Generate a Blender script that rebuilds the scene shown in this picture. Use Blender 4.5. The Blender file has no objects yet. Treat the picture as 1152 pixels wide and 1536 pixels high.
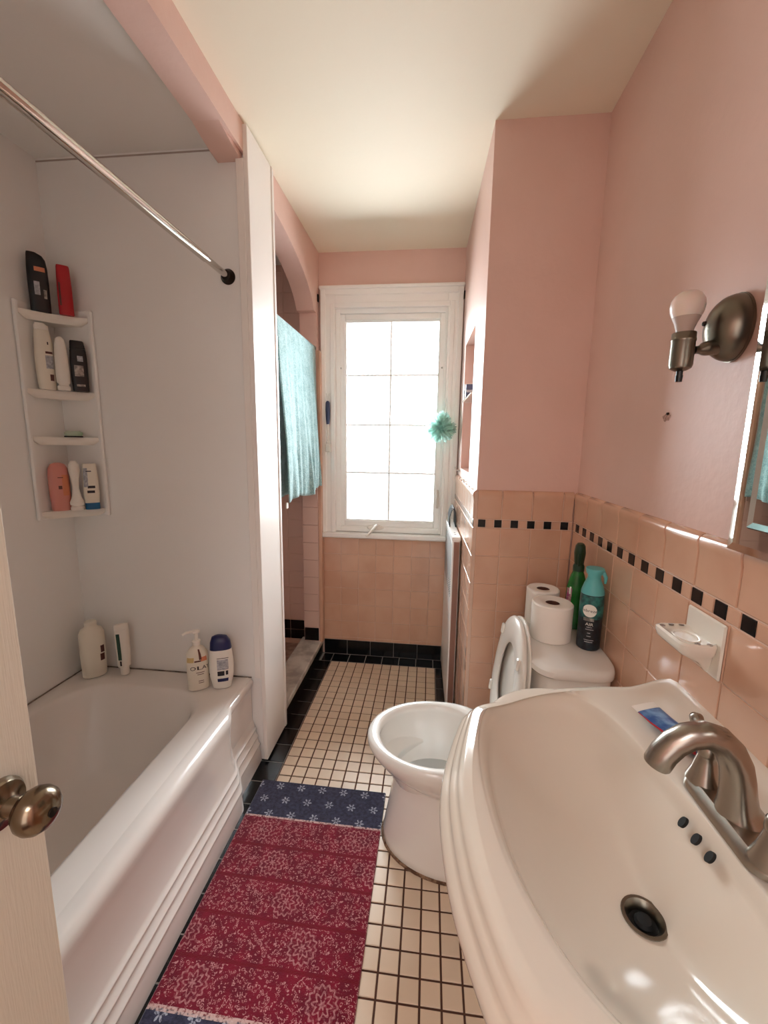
import bpy, bmesh, math, random
from math import sin, cos, pi, radians, sqrt, atan2
from mathutils import Vector, Matrix
random.seed(7)
SC = bpy.context.scene
COL = SC.collection

# ------------------------------------------------------------------ helpers
def lin(c):
    return tuple(((v/255/12.92) if v/255 <= .04045 else ((v/255+.055)/1.055)**2.4) for v in c) + (1.0,)

def sm(a, b, t):
    t = max(0., min(1., (t-a)/(b-a)))
    return t*t*(3-2*t)

def lerp(a, b, t): return a+(b-a)*t

class MB:
    """collects geometry for one mesh object; material slots are picked with use()"""
    def __init__(s):
        s.bm = bmesh.new(); s.mats = []; s.cur = 0
    def use(s, m):
        if m not in s.mats: s.mats.append(m)
        s.cur = s.mats.index(m); return s
    def face(s, vs):
        try:
            f = s.bm.faces.new(vs); f.material_index = s.cur; return f
        except ValueError:
            return None
    def v(s, p): return s.bm.verts.new(p)
    def box(s, x0, x1, y0, y1, z0, z1, bev=0, f=None):
        b = min(bev, (x1-x0)/2.01, (y1-y0)/2.01, (z1-z0)/2.01)
        if b <= 0:
            P = [(x, y, z) for x in (x0, x1) for y in (y0, y1) for z in (z0, z1)]
            vs = [s.v(f(p) if f else p) for p in P]
            for q in ((0,1,3,2),(4,6,7,5),(0,4,5,1),(2,3,7,6),(0,2,6,4),(1,5,7,3)):
                s.face([vs[i] for i in q])
            return
        # chamfered box: 3 verts per corner
        V = {}
        for i, x in enumerate((x0, x1)):
            for j, y in enumerate((y0, y1)):
                for k, z in enumerate((z0, z1)):
                    dx, dy, dz = (b if i == 0 else -b), (b if j == 0 else -b), (b if k == 0 else -b)
                    for a, p in (('x', (x, y+dy, z+dz)), ('y', (x+dx, y, z+dz)), ('z', (x+dx, y+dy, z))):
                        V[i, j, k, a] = s.v(f(p) if f else p)
        for i in (0, 1):
            s.face([V[i,0,0,'x'], V[i,1,0,'x'], V[i,1,1,'x'], V[i,0,1,'x']])
            s.face([V[0,i,0,'y'], V[1,i,0,'y'], V[1,i,1,'y'], V[0,i,1,'y']])
            s.face([V[0,0,i,'z'], V[1,0,i,'z'], V[1,1,i,'z'], V[0,1,i,'z']])
        for i in (0, 1):
            for j in (0, 1):
                s.face([V[i,j,0,'x'], V[i,j,1,'x'], V[i,j,1,'y'], V[i,j,0,'y']])
                s.face([V[i,0,j,'x'], V[i,1,j,'x'], V[i,1,j,'z'], V[i,0,j,'z']])
                s.face([V[0,i,j,'y'], V[1,i,j,'y'], V[1,i,j,'z'], V[0,i,j,'z']])
                for k in (0, 1):
                    s.face([V[i,j,k,'x'], V[i,j,k,'y'], V[i,j,k,'z']])
    def loops(s, rows, closed=True, cap0=False, cap1=False):
        """rows: list of lists of points; bridges consecutive rows"""
        R = [[s.v(p) for p in r] for r in rows]
        n = len(R[0])
        for a, b in zip(R, R[1:]):
            for i in range(n if closed else n-1):
                j = (i+1) % n
                s.face([a[i], a[j], b[j], b[i]])
        if cap0: s.face(list(reversed(R[0])))
        if cap1: s.face(R[-1])
        return R
    def loft(s, secs, n=32, cap0=True, cap1=True):
        s.loops([sec(S, n) for S in secs], True, cap0, cap1)
    def tube(s, pts, r, n=12, caps=True):
        pts = [Vector(p) for p in pts]
        rr = r if isinstance(r, (list, tuple)) else [r]*len(pts)
        rows = []; prev = None
        for i, p in enumerate(pts):
            t = (pts[min(i+1, len(pts)-1)]-pts[max(i-1, 0)]).normalized()
            if prev is None:
                a = t.orthogonal().normalized()
            else:
                a = (prev-t*prev.dot(t)).normalized()
            prev = a; b = t.cross(a)
            rows.append([p+(a*cos(2*pi*k/n)+b*sin(2*pi*k/n))*rr[i] for k in range(n)])
        s.loops(rows, True, caps, caps)
    def lathe(s, prof, c=(0,0,0), axis='z', n=32, cap0=True, cap1=True):
        rows = []
        for r, h in prof:
            row = []
            for k in range(n):
                a = 2*pi*k/n; u, w = r*cos(a), r*sin(a)
                p = {'z': (u, w, h), 'x': (h, u, w), 'y': (w, h, u)}[axis]
                row.append((c[0]+p[0], c[1]+p[1], c[2]+p[2]))
            rows.append(row)
        s.loops(rows, True, cap0, cap1)
    def prism(s, poly, x0, x1, f):
        """poly of 2D points extruded from x0 to x1; f(u,v,w)->xyz"""
        a = [s.v(f(u, v, x0)) for u, v in poly]; b = [s.v(f(u, v, x1)) for u, v in poly]
        n = len(poly)
        for i in range(n):
            j = (i+1) % n
            s.face([a[i], a[j], b[j], b[i]])
        s.face(list(reversed(a))); s.face(b)
    def tiles(s, O, U, V, N, us, vs, th, bev):
        O, U, V, N = Vector(O), Vector(U), Vector(V), Vector(N)
        for u0, u1 in us:
            for v0, v1 in vs:
                if u1-u0 < 3*bev or v1-v0 < 3*bev: continue
                rows = []
                for d, h in ((0, 0), (0, th-bev), (bev, th)):
                    rows.append([O+U*(u0+d)+V*(v0+d)+N*h, O+U*(u1-d)+V*(v0+d)+N*h,
                                 O+U*(u1-d)+V*(v1-d)+N*h, O+U*(u0+d)+V*(v1-d)+N*h])
                s.loops(rows, True, False, True)
    def build(s, name, parent=None, mat=None, ang=35, smooth=True, loc=None, f=None):
        if mat is not None and not s.mats: s.mats = [mat]
        if f:
            for v in s.bm.verts: v.co = f(v.co)
        bmesh.ops.recalc_face_normals(s.bm, faces=s.bm.faces)
        me = bpy.data.meshes.new(name); s.bm.to_mesh(me); s.bm.free()
        for m in s.mats: me.materials.append(m)
        if smooth:
            for p in me.polygons: p.use_smooth = True
            me.set_sharp_from_angle(angle=radians(ang))
        o = bpy.data.objects.new(name, me); COL.objects.link(o)
        if parent: o.parent = parent
        if loc: o.location = loc
        return o

def sec(S, n):
    z, a, b = S[0], S[1], S[2]
    cx = S[3] if len(S) > 3 else 0; cy = S[4] if len(S) > 4 else 0; e = S[5] if len(S) > 5 else 2
    out = []
    for k in range(n):
        t = 2*pi*k/n; c, d = cos(t), sin(t)
        out.append((cx+a*math.copysign(abs(c)**(2/e), c), cy+b*math.copysign(abs(d)**(2/e), d), z))
    return out

def cells(a, b, pitch, org, gap):
    out = []; k = math.floor((a-org)/pitch)
    while org+k*pitch < b:
        u0, u1 = max(a, org+k*pitch+gap/2), min(b, org+(k+1)*pitch-gap/2)
        if u1 > u0: out.append((u0, u1))
        k += 1
    return out

def tag(o, label=None, cat=None, group=None, kind=None):
    if label: o['label'] = label
    if cat: o['category'] = cat
    if group: o['group'] = group
    if kind: o['kind'] = kind
    return o

def thing(name, label, cat, loc, rotz=0, group=None):
    o = bpy.data.objects.new(name, None); COL.objects.link(o)
    o.empty_display_size = .05; o.location = loc; o.rotation_euler = (0, 0, rotz)
    return tag(o, label, cat, group)

def struct(o, label, cat): return tag(o, label, cat, None, 'structure')

# ------------------------------------------------------------------ shader helpers
class X:
    """tiny expression builder over shader math nodes"""
    def __init__(s, nt, sock): s.nt, s.s = nt, sock
    def op(s, o, *a, clamp=False):
        n = s.nt.nodes.new('ShaderNodeMath'); n.operation = o; n.use_clamp = clamp
        for i, q in enumerate((s,)+a):
            if isinstance(q, X): s.nt.links.new(q.s, n.inputs[i])
            else: n.inputs[i].default_value = q
        return X(s.nt, n.outputs[0])
    def __add__(s, b): return s.op('ADD', b)
    def __sub__(s, b): return s.op('SUBTRACT', b)
    def __mul__(s, b): return s.op('MULTIPLY', b)
    def __truediv__(s, b): return s.op('DIVIDE', b)
    def lt(s, b): return s.op('LESS_THAN', b)
    def gt(s, b): return s.op('GREATER_THAN', b)
    def frac(s): return s.op('FRACT')
    def floor(s): return s.op('FLOOR')
    def abs(s): return s.op('ABSOLUTE')
    def maxi(s, b): return s.op('MAXIMUM', b)
    def sstep(s, a, b):
        n = s.nt.nodes.new('ShaderNodeMapRange'); n.interpolation_type = 'SMOOTHSTEP'
        s.nt.links.new(s.s, n.inputs[0]); n.inputs[1].default_value = a; n.inputs[2].default_value = b
        return X(s.nt, n.outputs[0])

def mixc(nt, fac, a, b):
    n = nt.nodes.new('ShaderNodeMix'); n.data_type = 'RGBA'
    if isinstance(fac, X): nt.links.new(fac.s, n.inputs[0])
    else: n.inputs[0].default_value = fac
    for i, q in ((6, a), (7, b)):
        if isinstance(q, tuple): n.inputs[i].default_value = q
        else: nt.links.new(q, n.inputs[i])
    return n.outputs[2]

def noise(nt, scale, vec=None, detail=3, rough=.5):
    n = nt.nodes.new('ShaderNodeTexNoise'); n.inputs['Scale'].default_value = scale
    n.inputs['Detail'].default_value = detail; n.inputs['Roughness'].default_value = rough
    if vec is not None: nt.links.new(vec, n.inputs['Vector'])
    return X(nt, n.outputs[0])

def obco(nt):
    n = nt.nodes.new('ShaderNodeTexCoord'); return n.outputs['Object']

def mat(name, col, rough=.5, metal=0, spec=.5, bump=None, var=None, coat=0, sheen=0, trans=0, island=0, ior=None, sss=0):
    m = bpy.data.materials.new(name); m.use_nodes = True
    nt = m.node_tree; p = nt.nodes['Principled BSDF']
    c = lin(col)
    p.inputs['Base Color'].default_value = c
    p.inputs['Roughness'].default_value = rough; p.inputs['Metallic'].default_value = metal
    p.inputs['Specular IOR Level'].default_value = spec
    p.inputs['Coat Weight'].default_value = coat; p.inputs['Coat Roughness'].default_value = .08
    p.inputs['Sheen Weight'].default_value = sheen; p.inputs['Transmission Weight'].default_value = trans
    if sss:
        p.inputs['Subsurface Weight'].default_value = sss; p.inputs['Subsurface Scale'].default_value = .01
    co = obco(nt)
    base = c
    if var:   # (colour2, scale, strength)
        f = noise(nt, var[1], co, 4).sstep(.35, .7)*var[2]
        base = mixc(nt, f, base, lin(var[0])); nt.links.new(base, p.inputs['Base Color'])
    if island:
        g = nt.nodes.new('ShaderNodeNewGeometry')
        h = nt.nodes.new('ShaderNodeHueSaturation')
        v = X(nt, g.outputs['Random Per Island'])*(2*island)+(1-island)
        nt.links.new(v.s, h.inputs['Value'])
        if isinstance(base, tuple): h.inputs['Color'].default_value = base
        else: nt.links.new(base, h.inputs['Color'])
        nt.links.new(h.outputs[0], p.inputs['Base Color'])
    if bump:  # (scale, strength, distance)
        b = nt.nodes.new('ShaderNodeBump'); b.inputs['Strength'].default_value = bump[1]; b.inputs['Distance'].default_value = bump[2]
        nt.links.new(noise(nt, bump[0], co, 4).s, b.inputs['Height']); nt.links.new(b.outputs[0], p.inputs['Normal'])
    return m

PINK   = mat('pink_wall_paint', (228,194,182), .42, spec=.35, bump=(38, .25, .004), var=((220,184,170), 3, .5))
CEIL   = mat('cream_ceiling_paint', (243,233,212), .6, spec=.25, bump=(30, .12, .003))
SURR   = mat('white_tub_surround', (238,236,233), .35, bump=(160, .12, .0006))
ALCC   = mat('alcove_ceiling', (232,229,224), .6, bump=(160, .2, .001))
TUBW   = mat('tub_enamel', (226,219,213), .16, coat=.4)
PORC   = mat('sink_porcelain', (216,205,190), .14, coat=.5)
TOIL   = mat('toilet_china', (232,228,222), .12, coat=.5)
SEATM  = mat('seat_plastic', (230,226,218), .22)
TILEP  = mat('pink_tile', (214,172,146), .16, coat=.35, var=((204,158,132), 7, .6), island=.03)
TILEB  = mat('black_tile', (8,7,8), .25, spec=.35, coat=.1, island=.2)
GROUTW = mat('pale_grout', (216,186,166), .85, bump=(300,.3,.001))
GROUTF = mat('dark_grout', (84,54,42), .9, bump=(300,.3,.001))
GROUTB = mat('grey_grout', (150,144,138), .9)
MOSA   = mat('cream_mosaic', (222,202,178), .42, coat=.04, island=.045, var=((204,178,150), 2.2, .6))
MARB   = mat('curb_marble', (208,202,192), .3, var=((138,128,120), 12, .85), bump=(60,.1,.001))
SHWT   = mat('shower_tile', (216,184,170), .25, bump=(12,.1,.002))
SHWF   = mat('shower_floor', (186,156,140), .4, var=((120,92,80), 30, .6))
VINYL  = mat('window_vinyl', (247,245,240), .35)
CASING = mat('white_casing_paint', (248,245,240), .35, bump=(90,.08,.001))
PANEL  = mat('white_panel', (236,230,224), .3)
DOORM  = mat('cream_door_paint', (218,210,192), .45)
NICK   = mat('brushed_nickel', (160,152,142), .27, metal=1, bump=(220,.06,.0004))
ANTQ   = mat('antique_nickel', (126,120,108), .3, metal=1, bump=(120,.08,.0005))
CHROME = mat('chrome', (206,202,196), .12, metal=1)
BRASS  = mat('aged_knob_metal', (130,116,98), .2, metal=1)
DARKM  = mat('dark_bronze', (40,32,26), .35, metal=.6)
BLACK  = mat('black_plastic', (14,12,16), .3)
WIREB  = mat('black_wire', (18,18,18), .4)
DISHH  = mat('dish_opening', (112,92,78), .4)
HOLE   = mat('dark_hole', (6,5,5), .7)
MIRR   = mat('mirror_glass', (226,232,228), .015, metal=1)
MIRB   = mat('mirror_bevel', (235,236,232), .05, metal=1)
MIRE   = mat('mirror_edge_dark', (52,38,34), .25, metal=.5)
WHITEP = mat('white_plastic', (236,230,220), .35)
CREAMP = mat('cream_plastic', (230,222,206), .35)
REDP   = mat('red_plastic', (176,16,28), .3)
PINKB  = mat('pink_soap_bottle', (214,140,128), .3, sss=.2)
NAVYP  = mat('navy_cap', (14,22,78), .3)
BLUEP  = mat('blue_cap', (18,92,140), .3)
TEALP  = mat('teal_cap', (94,182,184), .35)
TEALD  = mat('dark_teal_label', (16,56,60), .3, var=((62,150,142), 45, .7))
NAVYK  = mat('black_navy_can', (14,18,26), .3, var=((34,58,70), 60, .5))
GREENP = mat('green_bottle', (38,126,48), .25, var=((20,66,26), 30, .6))
GREEND = mat('dark_green_trigger', (18,50,26), .4)
PAPER  = mat('toilet_paper', (240,234,226), .9, spec=.1, bump=(220,.3,.0006))
CARD   = mat('cardboard_core', (96,58,46), .9)
BULB   = mat('bulb_frosted', (238,222,212), .3, sss=.3)
BULBC  = mat('bulb_collar', (196,176,164), .45)
INK    = mat('label_ink', (40,34,40), .6)
INKB   = mat('brown_label_ink', (92,52,44), .6)
INKP   = mat('magenta_print', (150,60,110), .5, var=((226,200,180), 90, .8))
ORNG   = mat('orange_print', (214,132,96), .5)
GREYL  = mat('grey_label', (150,150,156), .5, var=((196,196,200), 120, .8))
GREENL = mat('dark_green_label', (34,70,54), .5)
SILV   = mat('silver_label', (170,166,160), .35, metal=.5, var=((60,58,60), 60, .8))
WHITEL = mat('white_label', (238,236,228), .5)
BLUET  = mat('toothpaste_blue', (44,84,142), .3, var=((126,168,204), 60, .6))
REDT   = mat('toothpaste_red', (186,28,40), .3)
CERAM  = mat('white_ceramic', (232,226,214), .14, coat=.5)
RADM   = mat('heater_enamel', (248,248,246), .3)
RADS   = mat('heater_side', (150,112,98), .4)
def mint_mat():
    m = bpy.data.materials.new('mint_mesh'); m.use_nodes = True; nt = m.node_tree; nt.nodes.clear()
    o = nt.nodes.new('ShaderNodeOutputMaterial'); d = nt.nodes.new('ShaderNodeBsdfDiffuse'); t = nt.nodes.new('ShaderNodeBsdfTranslucent')
    e = nt.nodes.new('ShaderNodeBsdfTransparent'); a = nt.nodes.new('ShaderNodeMixShader'); b = nt.nodes.new('ShaderNodeMixShader')
    d.inputs[0].default_value = lin((216,255,248)); t.inputs[0].default_value = lin((226,255,248)); a.inputs[0].default_value = .75; b.inputs[0].default_value = .5
    for x, y in ((d.outputs[0], a.inputs[1]), (t.outputs[0], a.inputs[2]), (a.outputs[0], b.inputs[1]), (e.outputs[0], b.inputs[2]), (b.outputs[0], o.inputs[0])): nt.links.new(x, y)
    return m
MINT = mint_mat()
CORDM  = mat('cord_white', (220,214,206), .7)
NAVBR  = mat('navy_brush', (52,62,96), .35)
CAULK  = mat('old_caulk', (150,138,128), .9, var=((70,58,50), 40, .9))
DIRTY  = mat('floor_caulk_dirt', (92,64,46), .9, var=((160,130,104), 60, .8))
HALLW  = mat('hall_paint', (226,214,200), .7)
SOAPG  = mat('pale_green_soap', (176,196,176), .4, sss=.2)
CHIP   = mat('plaster_chip', (196,160,146), .9, var=((120,84,74), 200, .7))

def door_grain():
    nt = DOORM.node_tree; p = nt.nodes['Principled BSDF']
    mp = nt.nodes.new('ShaderNodeMapping'); mp.inputs['Scale'].default_value = (60, 60, 3)
    nt.links.new(obco(nt), mp.inputs[0])
    b = nt.nodes.new('ShaderNodeBump'); b.inputs['Strength'].default_value = .35; b.inputs['Distance'].default_value = .002
    nt.links.new(noise(nt, 6, mp.outputs[0], 3).s, b.inputs['Height']); nt.links.new(b.outputs[0], p.inputs['Normal'])
door_grain()

def glass_mat():
    m = bpy.data.materials.new('window_glass'); m.use_nodes = True; nt = m.node_tree; nt.nodes.clear()
    o = nt.nodes.new('ShaderNodeOutputMaterial'); t = nt.nodes.new('ShaderNodeBsdfTransparent')
    g = nt.nodes.new('ShaderNodeBsdfGlossy'); g.inputs['Roughness'].default_value = .02
    x = nt.nodes.new('ShaderNodeMixShader'); l = nt.nodes.new('ShaderNodeLayerWeight'); l.inputs[0].default_value = .25
    nt.links.new(l.outputs['Fresnel'], x.inputs[0]); nt.links.new(t.outputs[0], x.inputs[1]); nt.links.new(g.outputs[0], x.inputs[2])
    nt.links.new(x.outputs[0], o.inputs[0]); return m
GLASS = glass_mat()
def muntin_mat():
    m = mat('muntin_vinyl', (248,247,244), .4); nt = m.node_tree; p = nt.nodes['Principled BSDF']; o = nt.nodes['Material Output']
    t = nt.nodes.new('ShaderNodeBsdfTranslucent'); t.inputs[0].default_value = (.92,.92,.9,1); x = nt.nodes.new('ShaderNodeMixShader'); x.inputs[0].default_value = .075
    nt.links.new(p.outputs[0], x.inputs[1]); nt.links.new(t.outputs[0], x.inputs[2]); nt.links.new(x.outputs[0], o.inputs[0]); return m
MUNT = muntin_mat()

def towel_mat():
    m = mat('terry_towel', (128,176,178), .95, spec=.1, sheen=.4)
    nt = m.node_tree; p = nt.nodes['Principled BSDF']; co = obco(nt)
    n1 = noise(nt, 26, co, 6, .75).sstep(.3, .7)
    c = mixc(nt, n1, lin((150,186,188)), lin((104,146,148)))
    n2 = noise(nt, 190, co, 2).sstep(.4, .7)*.4
    c = mixc(nt, n2, c, lin((206,230,226)))
    nt.links.new(c, p.inputs['Base Color'])
    b = nt.nodes.new('ShaderNodeBump'); b.inputs['Strength'].default_value = .6; b.inputs['Distance'].default_value = .003
    nt.links.new(noise(nt, 220, co, 2).s, b.inputs['Height']); nt.links.new(b.outputs[0], p.inputs['Normal'])
    return m
TOWEL = towel_mat()

def rug_mat(W, L, bw):
    """object coords: x across (0..W), y along (0..L); navy ends of width bw, five red rows"""
    m = mat('printed_rug', (120,20,44), .95, spec=.1, sheen=.3)
    nt = m.node_tree; p = nt.nodes['Principled BSDF']; co = obco(nt)
    sp = nt.nodes.new('ShaderNodeSeparateXYZ'); nt.links.new(co, sp.inputs[0])
    x, y = X(nt, sp.outputs[0]), X(nt, sp.outputs[1])
    row = (L-2*bw)/5
    v = (y-bw)/row; vi = v.floor(); vf = v.frac()
    u = x/(W/3)+(vi*.5).frac()+.0; uf = u.frac()
    # medallion rings
    du, dv = (uf-.5)*(W/3), (vf-.5)*row
    r = (du*du+dv*dv).op('SQRT'); ang = dv.op('ARCTAN2', du)
    petal = ((ang*8).op('COSINE')*.005+.020-r).abs().lt(.0030)
    petal2 = ((ang*6).op('COSINE')*.003+.008-r).gt(0)
    ring = ((ang*14).op('COSINE')*.003+.036-r).abs().lt(.0028)
    inm = r.lt(.044)*(vi*.5+x/(W/3)).floor().op('MODULO', 2.0).lt(.5)
    wob = nt.nodes.new('ShaderNodeVectorMath'); wob.operation = 'ADD'
    nz = nt.nodes.new('ShaderNodeTexNoise'); nz.inputs['Scale'].default_value = 45; nt.links.new(co, nz.inputs['Vector'])
    sc_ = nt.nodes.new('ShaderNodeVectorMath'); sc_.operation = 'SCALE'; sc_.inputs['Scale'].default_value = .016
    nt.links.new(nz.outputs['Color'], sc_.inputs[0]); nt.links.new(co, wob.inputs[0]); nt.links.new(sc_.outputs[0], wob.inputs[1])
    vo = nt.nodes.new('ShaderNodeTexVoronoi'); vo.inputs['Scale'].default_value = 105; nt.links.new(wob.outputs[0], vo.inputs['Vector'])
    d1 = X(nt, vo.outputs['Distance'])
    dots = d1.lt(.20).maxi((d1-.46).abs().lt(.075)*noise(nt, 130, co, 2).gt(.5))
    med = petal.maxi(ring).maxi(petal2)
    pat = dots*(inm*-.75+1.0)
    pat = pat.maxi(med*inm*.7)
    edge = (vf-.5).abs().lt(.445)
    soft = noise(nt, 200, co, 3).sstep(.28, .62)
    fac = pat*edge*(soft*.55+.2)
    red = mixc(nt, noise(nt, 25, co, 4).sstep(.3, .7), lin((118,8,36)), lin((96,6,30)))
    redp = mixc(nt, fac, red, lin((206,150,150)))
    band = (vf-.5).abs().gt(.465)
    redp = mixc(nt, band*.7, redp, lin((104,4,22)))
    # navy ends with little six-petalled flowers
    q = x/.085; w = (y)/.062; wi = w.floor(); qf = (q+(wi*.5).frac()).frac(); wf = w.frac()
    a, b = (qf-.5)*.085, (wf-.5)*.062
    rr = (a*a+b*b).op('SQRT'); th = b.op('ARCTAN2', a)
    fl = (rr-(th*3).op('COSINE').abs()*.017).lt(0)*rr.gt(.0035)
    fl = fl*noise(nt, 260, co, 2).sstep(.3, .6)
    nav = mixc(nt, noise(nt, 90, co, 4).sstep(.3, .7), lin((34,34,52)), lin((54,54,76)))
    nav = mixc(nt, fl*.8, nav, lin((176,178,190)))
    isn = y.lt(bw).maxi(y.gt(L-bw))
    c = mixc(nt, isn, redp, nav)
    line = (y-bw).abs().lt(.006).maxi((y-(L-bw)).abs().lt(.004))*noise(nt, 150, co, 3).sstep(.3, .55)
    c = mixc(nt, line*.8, c, lin((208,176,168)))
    nt.links.new(c, p.inputs['Base Color'])
    bb = nt.nodes.new('ShaderNodeBump'); bb.inputs['Strength'].default_value = .5; bb.inputs['Distance'].default_value = .003
    nt.links.new(noise(nt, 300, co, 3).s, bb.inputs['Height']); nt.links.new(bb.outputs[0], p.inputs['Normal'])
    return m

# ------------------------------------------------------------------ room numbers (metres)
XL, XR, YB, YC, ZC = -.67, .545, 2.51, 1.605, 2.44      # left wall face, right wall, back wall, chase front, ceiling
TX0, TX1, TY0, TY1 = -1.47, -.70, .03, 1.55             # tub alcove
def slant(p):                                           # the chase's window-side face runs slightly out of square
    return (p[0]-.021*(p[1]-YC), p[1], p[2])

# floor
b = MB().use(GROUTF)
b.box(-1.6, .60, -1.6, 2.6, -.08, -.003)
b.use(MOSA)
us = cells(-.585, .071, .0547, -.585, .0055); vs = cells(-.60, 2.405, .0547, 2.405, .0055)
b.tiles((0,0,-.004), (1,0,0), (0,1,0), (0,0,1), us, vs, .004, .0012)
us2 = cells(.071, .545, .0547, -.585, .0055); vs2 = cells(-.60, 1.60, .0547, 2.405, .0055)
b.tiles((0,0,-.004), (1,0,0), (0,1,0), (0,0,1), us2, vs2, .004, .0012)
b.use(GROUTB); b.box(-.72, -.587, -.6, 2.51, -.0035, -.0025); b.box(-.587, .2, 2.407, 2.52, -.0035, -.0025); b.box(.073, .2, 1.6, 2.41, -.0035, -.0025)
b.use(TILEB)
b.tiles((0,0,-.004), (1,0,0), (0,1,0), (0,0,1), [(-.71,-.589)], cells(-.6, 2.405, .108, 2.405, .005), .004, .001)
b.tiles((0,0,-.004), (1,0,0), (0,1,0), (0,0,1), cells(-.65, .19, .108, -.589, .005), [(2.41,2.508)], .004, .001)
b.tiles((0,0,-.004), (1,0,0), (0,1,0), (0,0,1), [(.075,.185)], cells(1.605, 2.405, .108, 2.405, .005), .004, .001)
struct(b.build('floor'), 'cream square mosaic tile floor with dark grout and black tile border', 'floor')

# ceiling
b = MB(); b.box(-.78, .60, -1.6, 2.6, ZC, ZC+.1)
struct(b.build('ceiling', mat=CEIL), 'cream painted ceiling above the room', 'ceiling')
b = MB(); b.box(-1.57, -.77, -.05, 2.6, 2.378, 2.44)
struct(b.build('ceiling_tub', mat=ALCC), 'grey white lowered ceiling over the bathtub', 'ceiling')

# right wall: paint, tile wainscot
b = MB(); b.box(XR+.006, .66, -1.6, YB+.1, 0, ZC)
struct(b.build('wall_right', mat=PINK), 'pink painted wall behind the sink and toilet', 'wall')

ZS0, ZS1, ZT = 1.055, 1.087, 1.20     # checker strip, top of the cap tiles
def cap_tiles(mb, O, U, N, us):
    """bullnose cap course: flat face rolling back at the top; profile in (depth, z)"""
    O, U, N = Vector(O), Vector(U), Vector(N); Z = Vector((0,0,1))
    prof = [(0,ZS1+.002),(.009,ZS1+.002),(.0105,ZS1+.004),(.0105,1.160),(.013,1.172),(.0145,1.183),(.012,1.192),(.006,1.1975),(0,1.199)]
    for u0, u1 in us:
        rows = []
        for du, sc in ((0, 0.8), (.0016, 1), (None, 1), (None, .8)):
            u = u0+du if du is not None else (u1-.0016 if sc == 1 else u1)
            rows.append([O+U*u+N*(d*sc)+Z*(z if sc == 1 else lerp(z, 1.14, .012)) for d, z in prof])
        mb.loops(rows, False)
        for r in (rows[0], rows[-1]): mb.face([mb.v(p) for p in r])

def wainscot(name, O, U, N, a, bnd, pitch, org, orglow, spitch, sorg, label, low=0):
    mb = MB().use(GROUTW)
    O, U, N = Vector(O), Vector(U), Vector(N)
    back = [O+U*a+N*-.004, O+U*bnd+N*-.004]
    z1 = 1.19
    def slab(d0, d1, zz0, zz1):
        P = [(a, d0), (bnd, d0), (bnd, d1), (a, d1)]
        lo = [O+U*u+N*d+Vector((0,0,zz0)) for u, d in P]; hi = [O+U*u+N*d+Vector((0,0,zz1)) for u, d in P]
        mb.loops([lo, hi], True, True, True)
    slab(-.004, .0078, low, z1)
    mb.use(TILEP)
    lowz = [(max(low, ZS0-.002-(k+1)*.1115+.002), ZS0-.002-k*.1115) for k in range(10) if ZS0-.002-k*.1115 > low+.01]
    mb.tiles(O, U, (0,0,1), N, cells(a, bnd, pitch, orglow, .0028), lowz, .010, .0016)
    cap_tiles(mb, O, U, N, cells(a, bnd, pitch, org, .0030))
    al = cells(a, bnd, spitch, sorg, .003)
    for k, (u0, u1) in enumerate(al):
        m = (u0-sorg)/spitch; kk = int(round(math.floor(m+1e-6)))
        mb.use(TILEB if kk % 2 == 0 else TILEP)
        mb.tiles(O, U, (0,0,1), N, [(u0, u1)], [(ZS0+.0015, ZS1-.0015)], .010, .0012)
    return struct(mb.build(name), label, 'tile wainscot')

wainscot('trim_1', (XR+.006,0,0), (0,1,0), (-1,0,0), -.30, 1.598, .119, .752, .76, .0345, .7355-.0345+.004, 'pink wall tile with black and pink checker strip behind the sink')
wainscot('trim_2', (0,YC,0), (1,0,0), (0,-1,0), .186, .538, .1115, .278, .278, .0305, .190, 'pink wall tile with checker strip behind the toilet tank')

# chase (boxed-out wall behind the toilet) with the niche facing the window side
NY0, NY1, NZ0, NZ1 = 1.90, 2.30, 1.245, 1.88
b = MB().use(PINK)
b.box(.182, XR+.1, YC+.0005, YC+.03, 0, ZC, f=slant)
b.box(.182, .21, YC+.03, NY0, 0, ZC, f=slant)
b.box(.182, .21, NY1, YB, 0, ZC, f=slant)
b.box(.182, .21, NY0, NY1, 0, NZ0, f=slant); b.box(.182, .21, NY0, NY1, NZ1, ZC, f=slant)
b.box(.21, .29, NY0-.02, NY0, NZ0-.02, NZ1+.02, f=slant); b.box(.21, .29, NY1, NY1+.02, NZ0-.02, NZ1+.02, f=slant)
b.box(.21, .29, NY0, NY1, NZ0-.02, NZ0, f=slant); b.box(.21, .29, NY0, NY1, NZ1, NZ1+.02, f=slant)
b.box(.28, .30, NY0, NY1, NZ0, NZ1, f=slant)
struct(b.build('wall_chase'), 'pink boxed out wall between the toilet and the window', 'wall')
wainscot('trim_3', (.2152,0,0), (-.021,1,0), (-1,-.021,0), YC-.0085, 2.50, .1115, YC-.008, YC-.008, .0305, YC-.008, 'narrow tile wainscot on the chase side facing the window wall')

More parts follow.
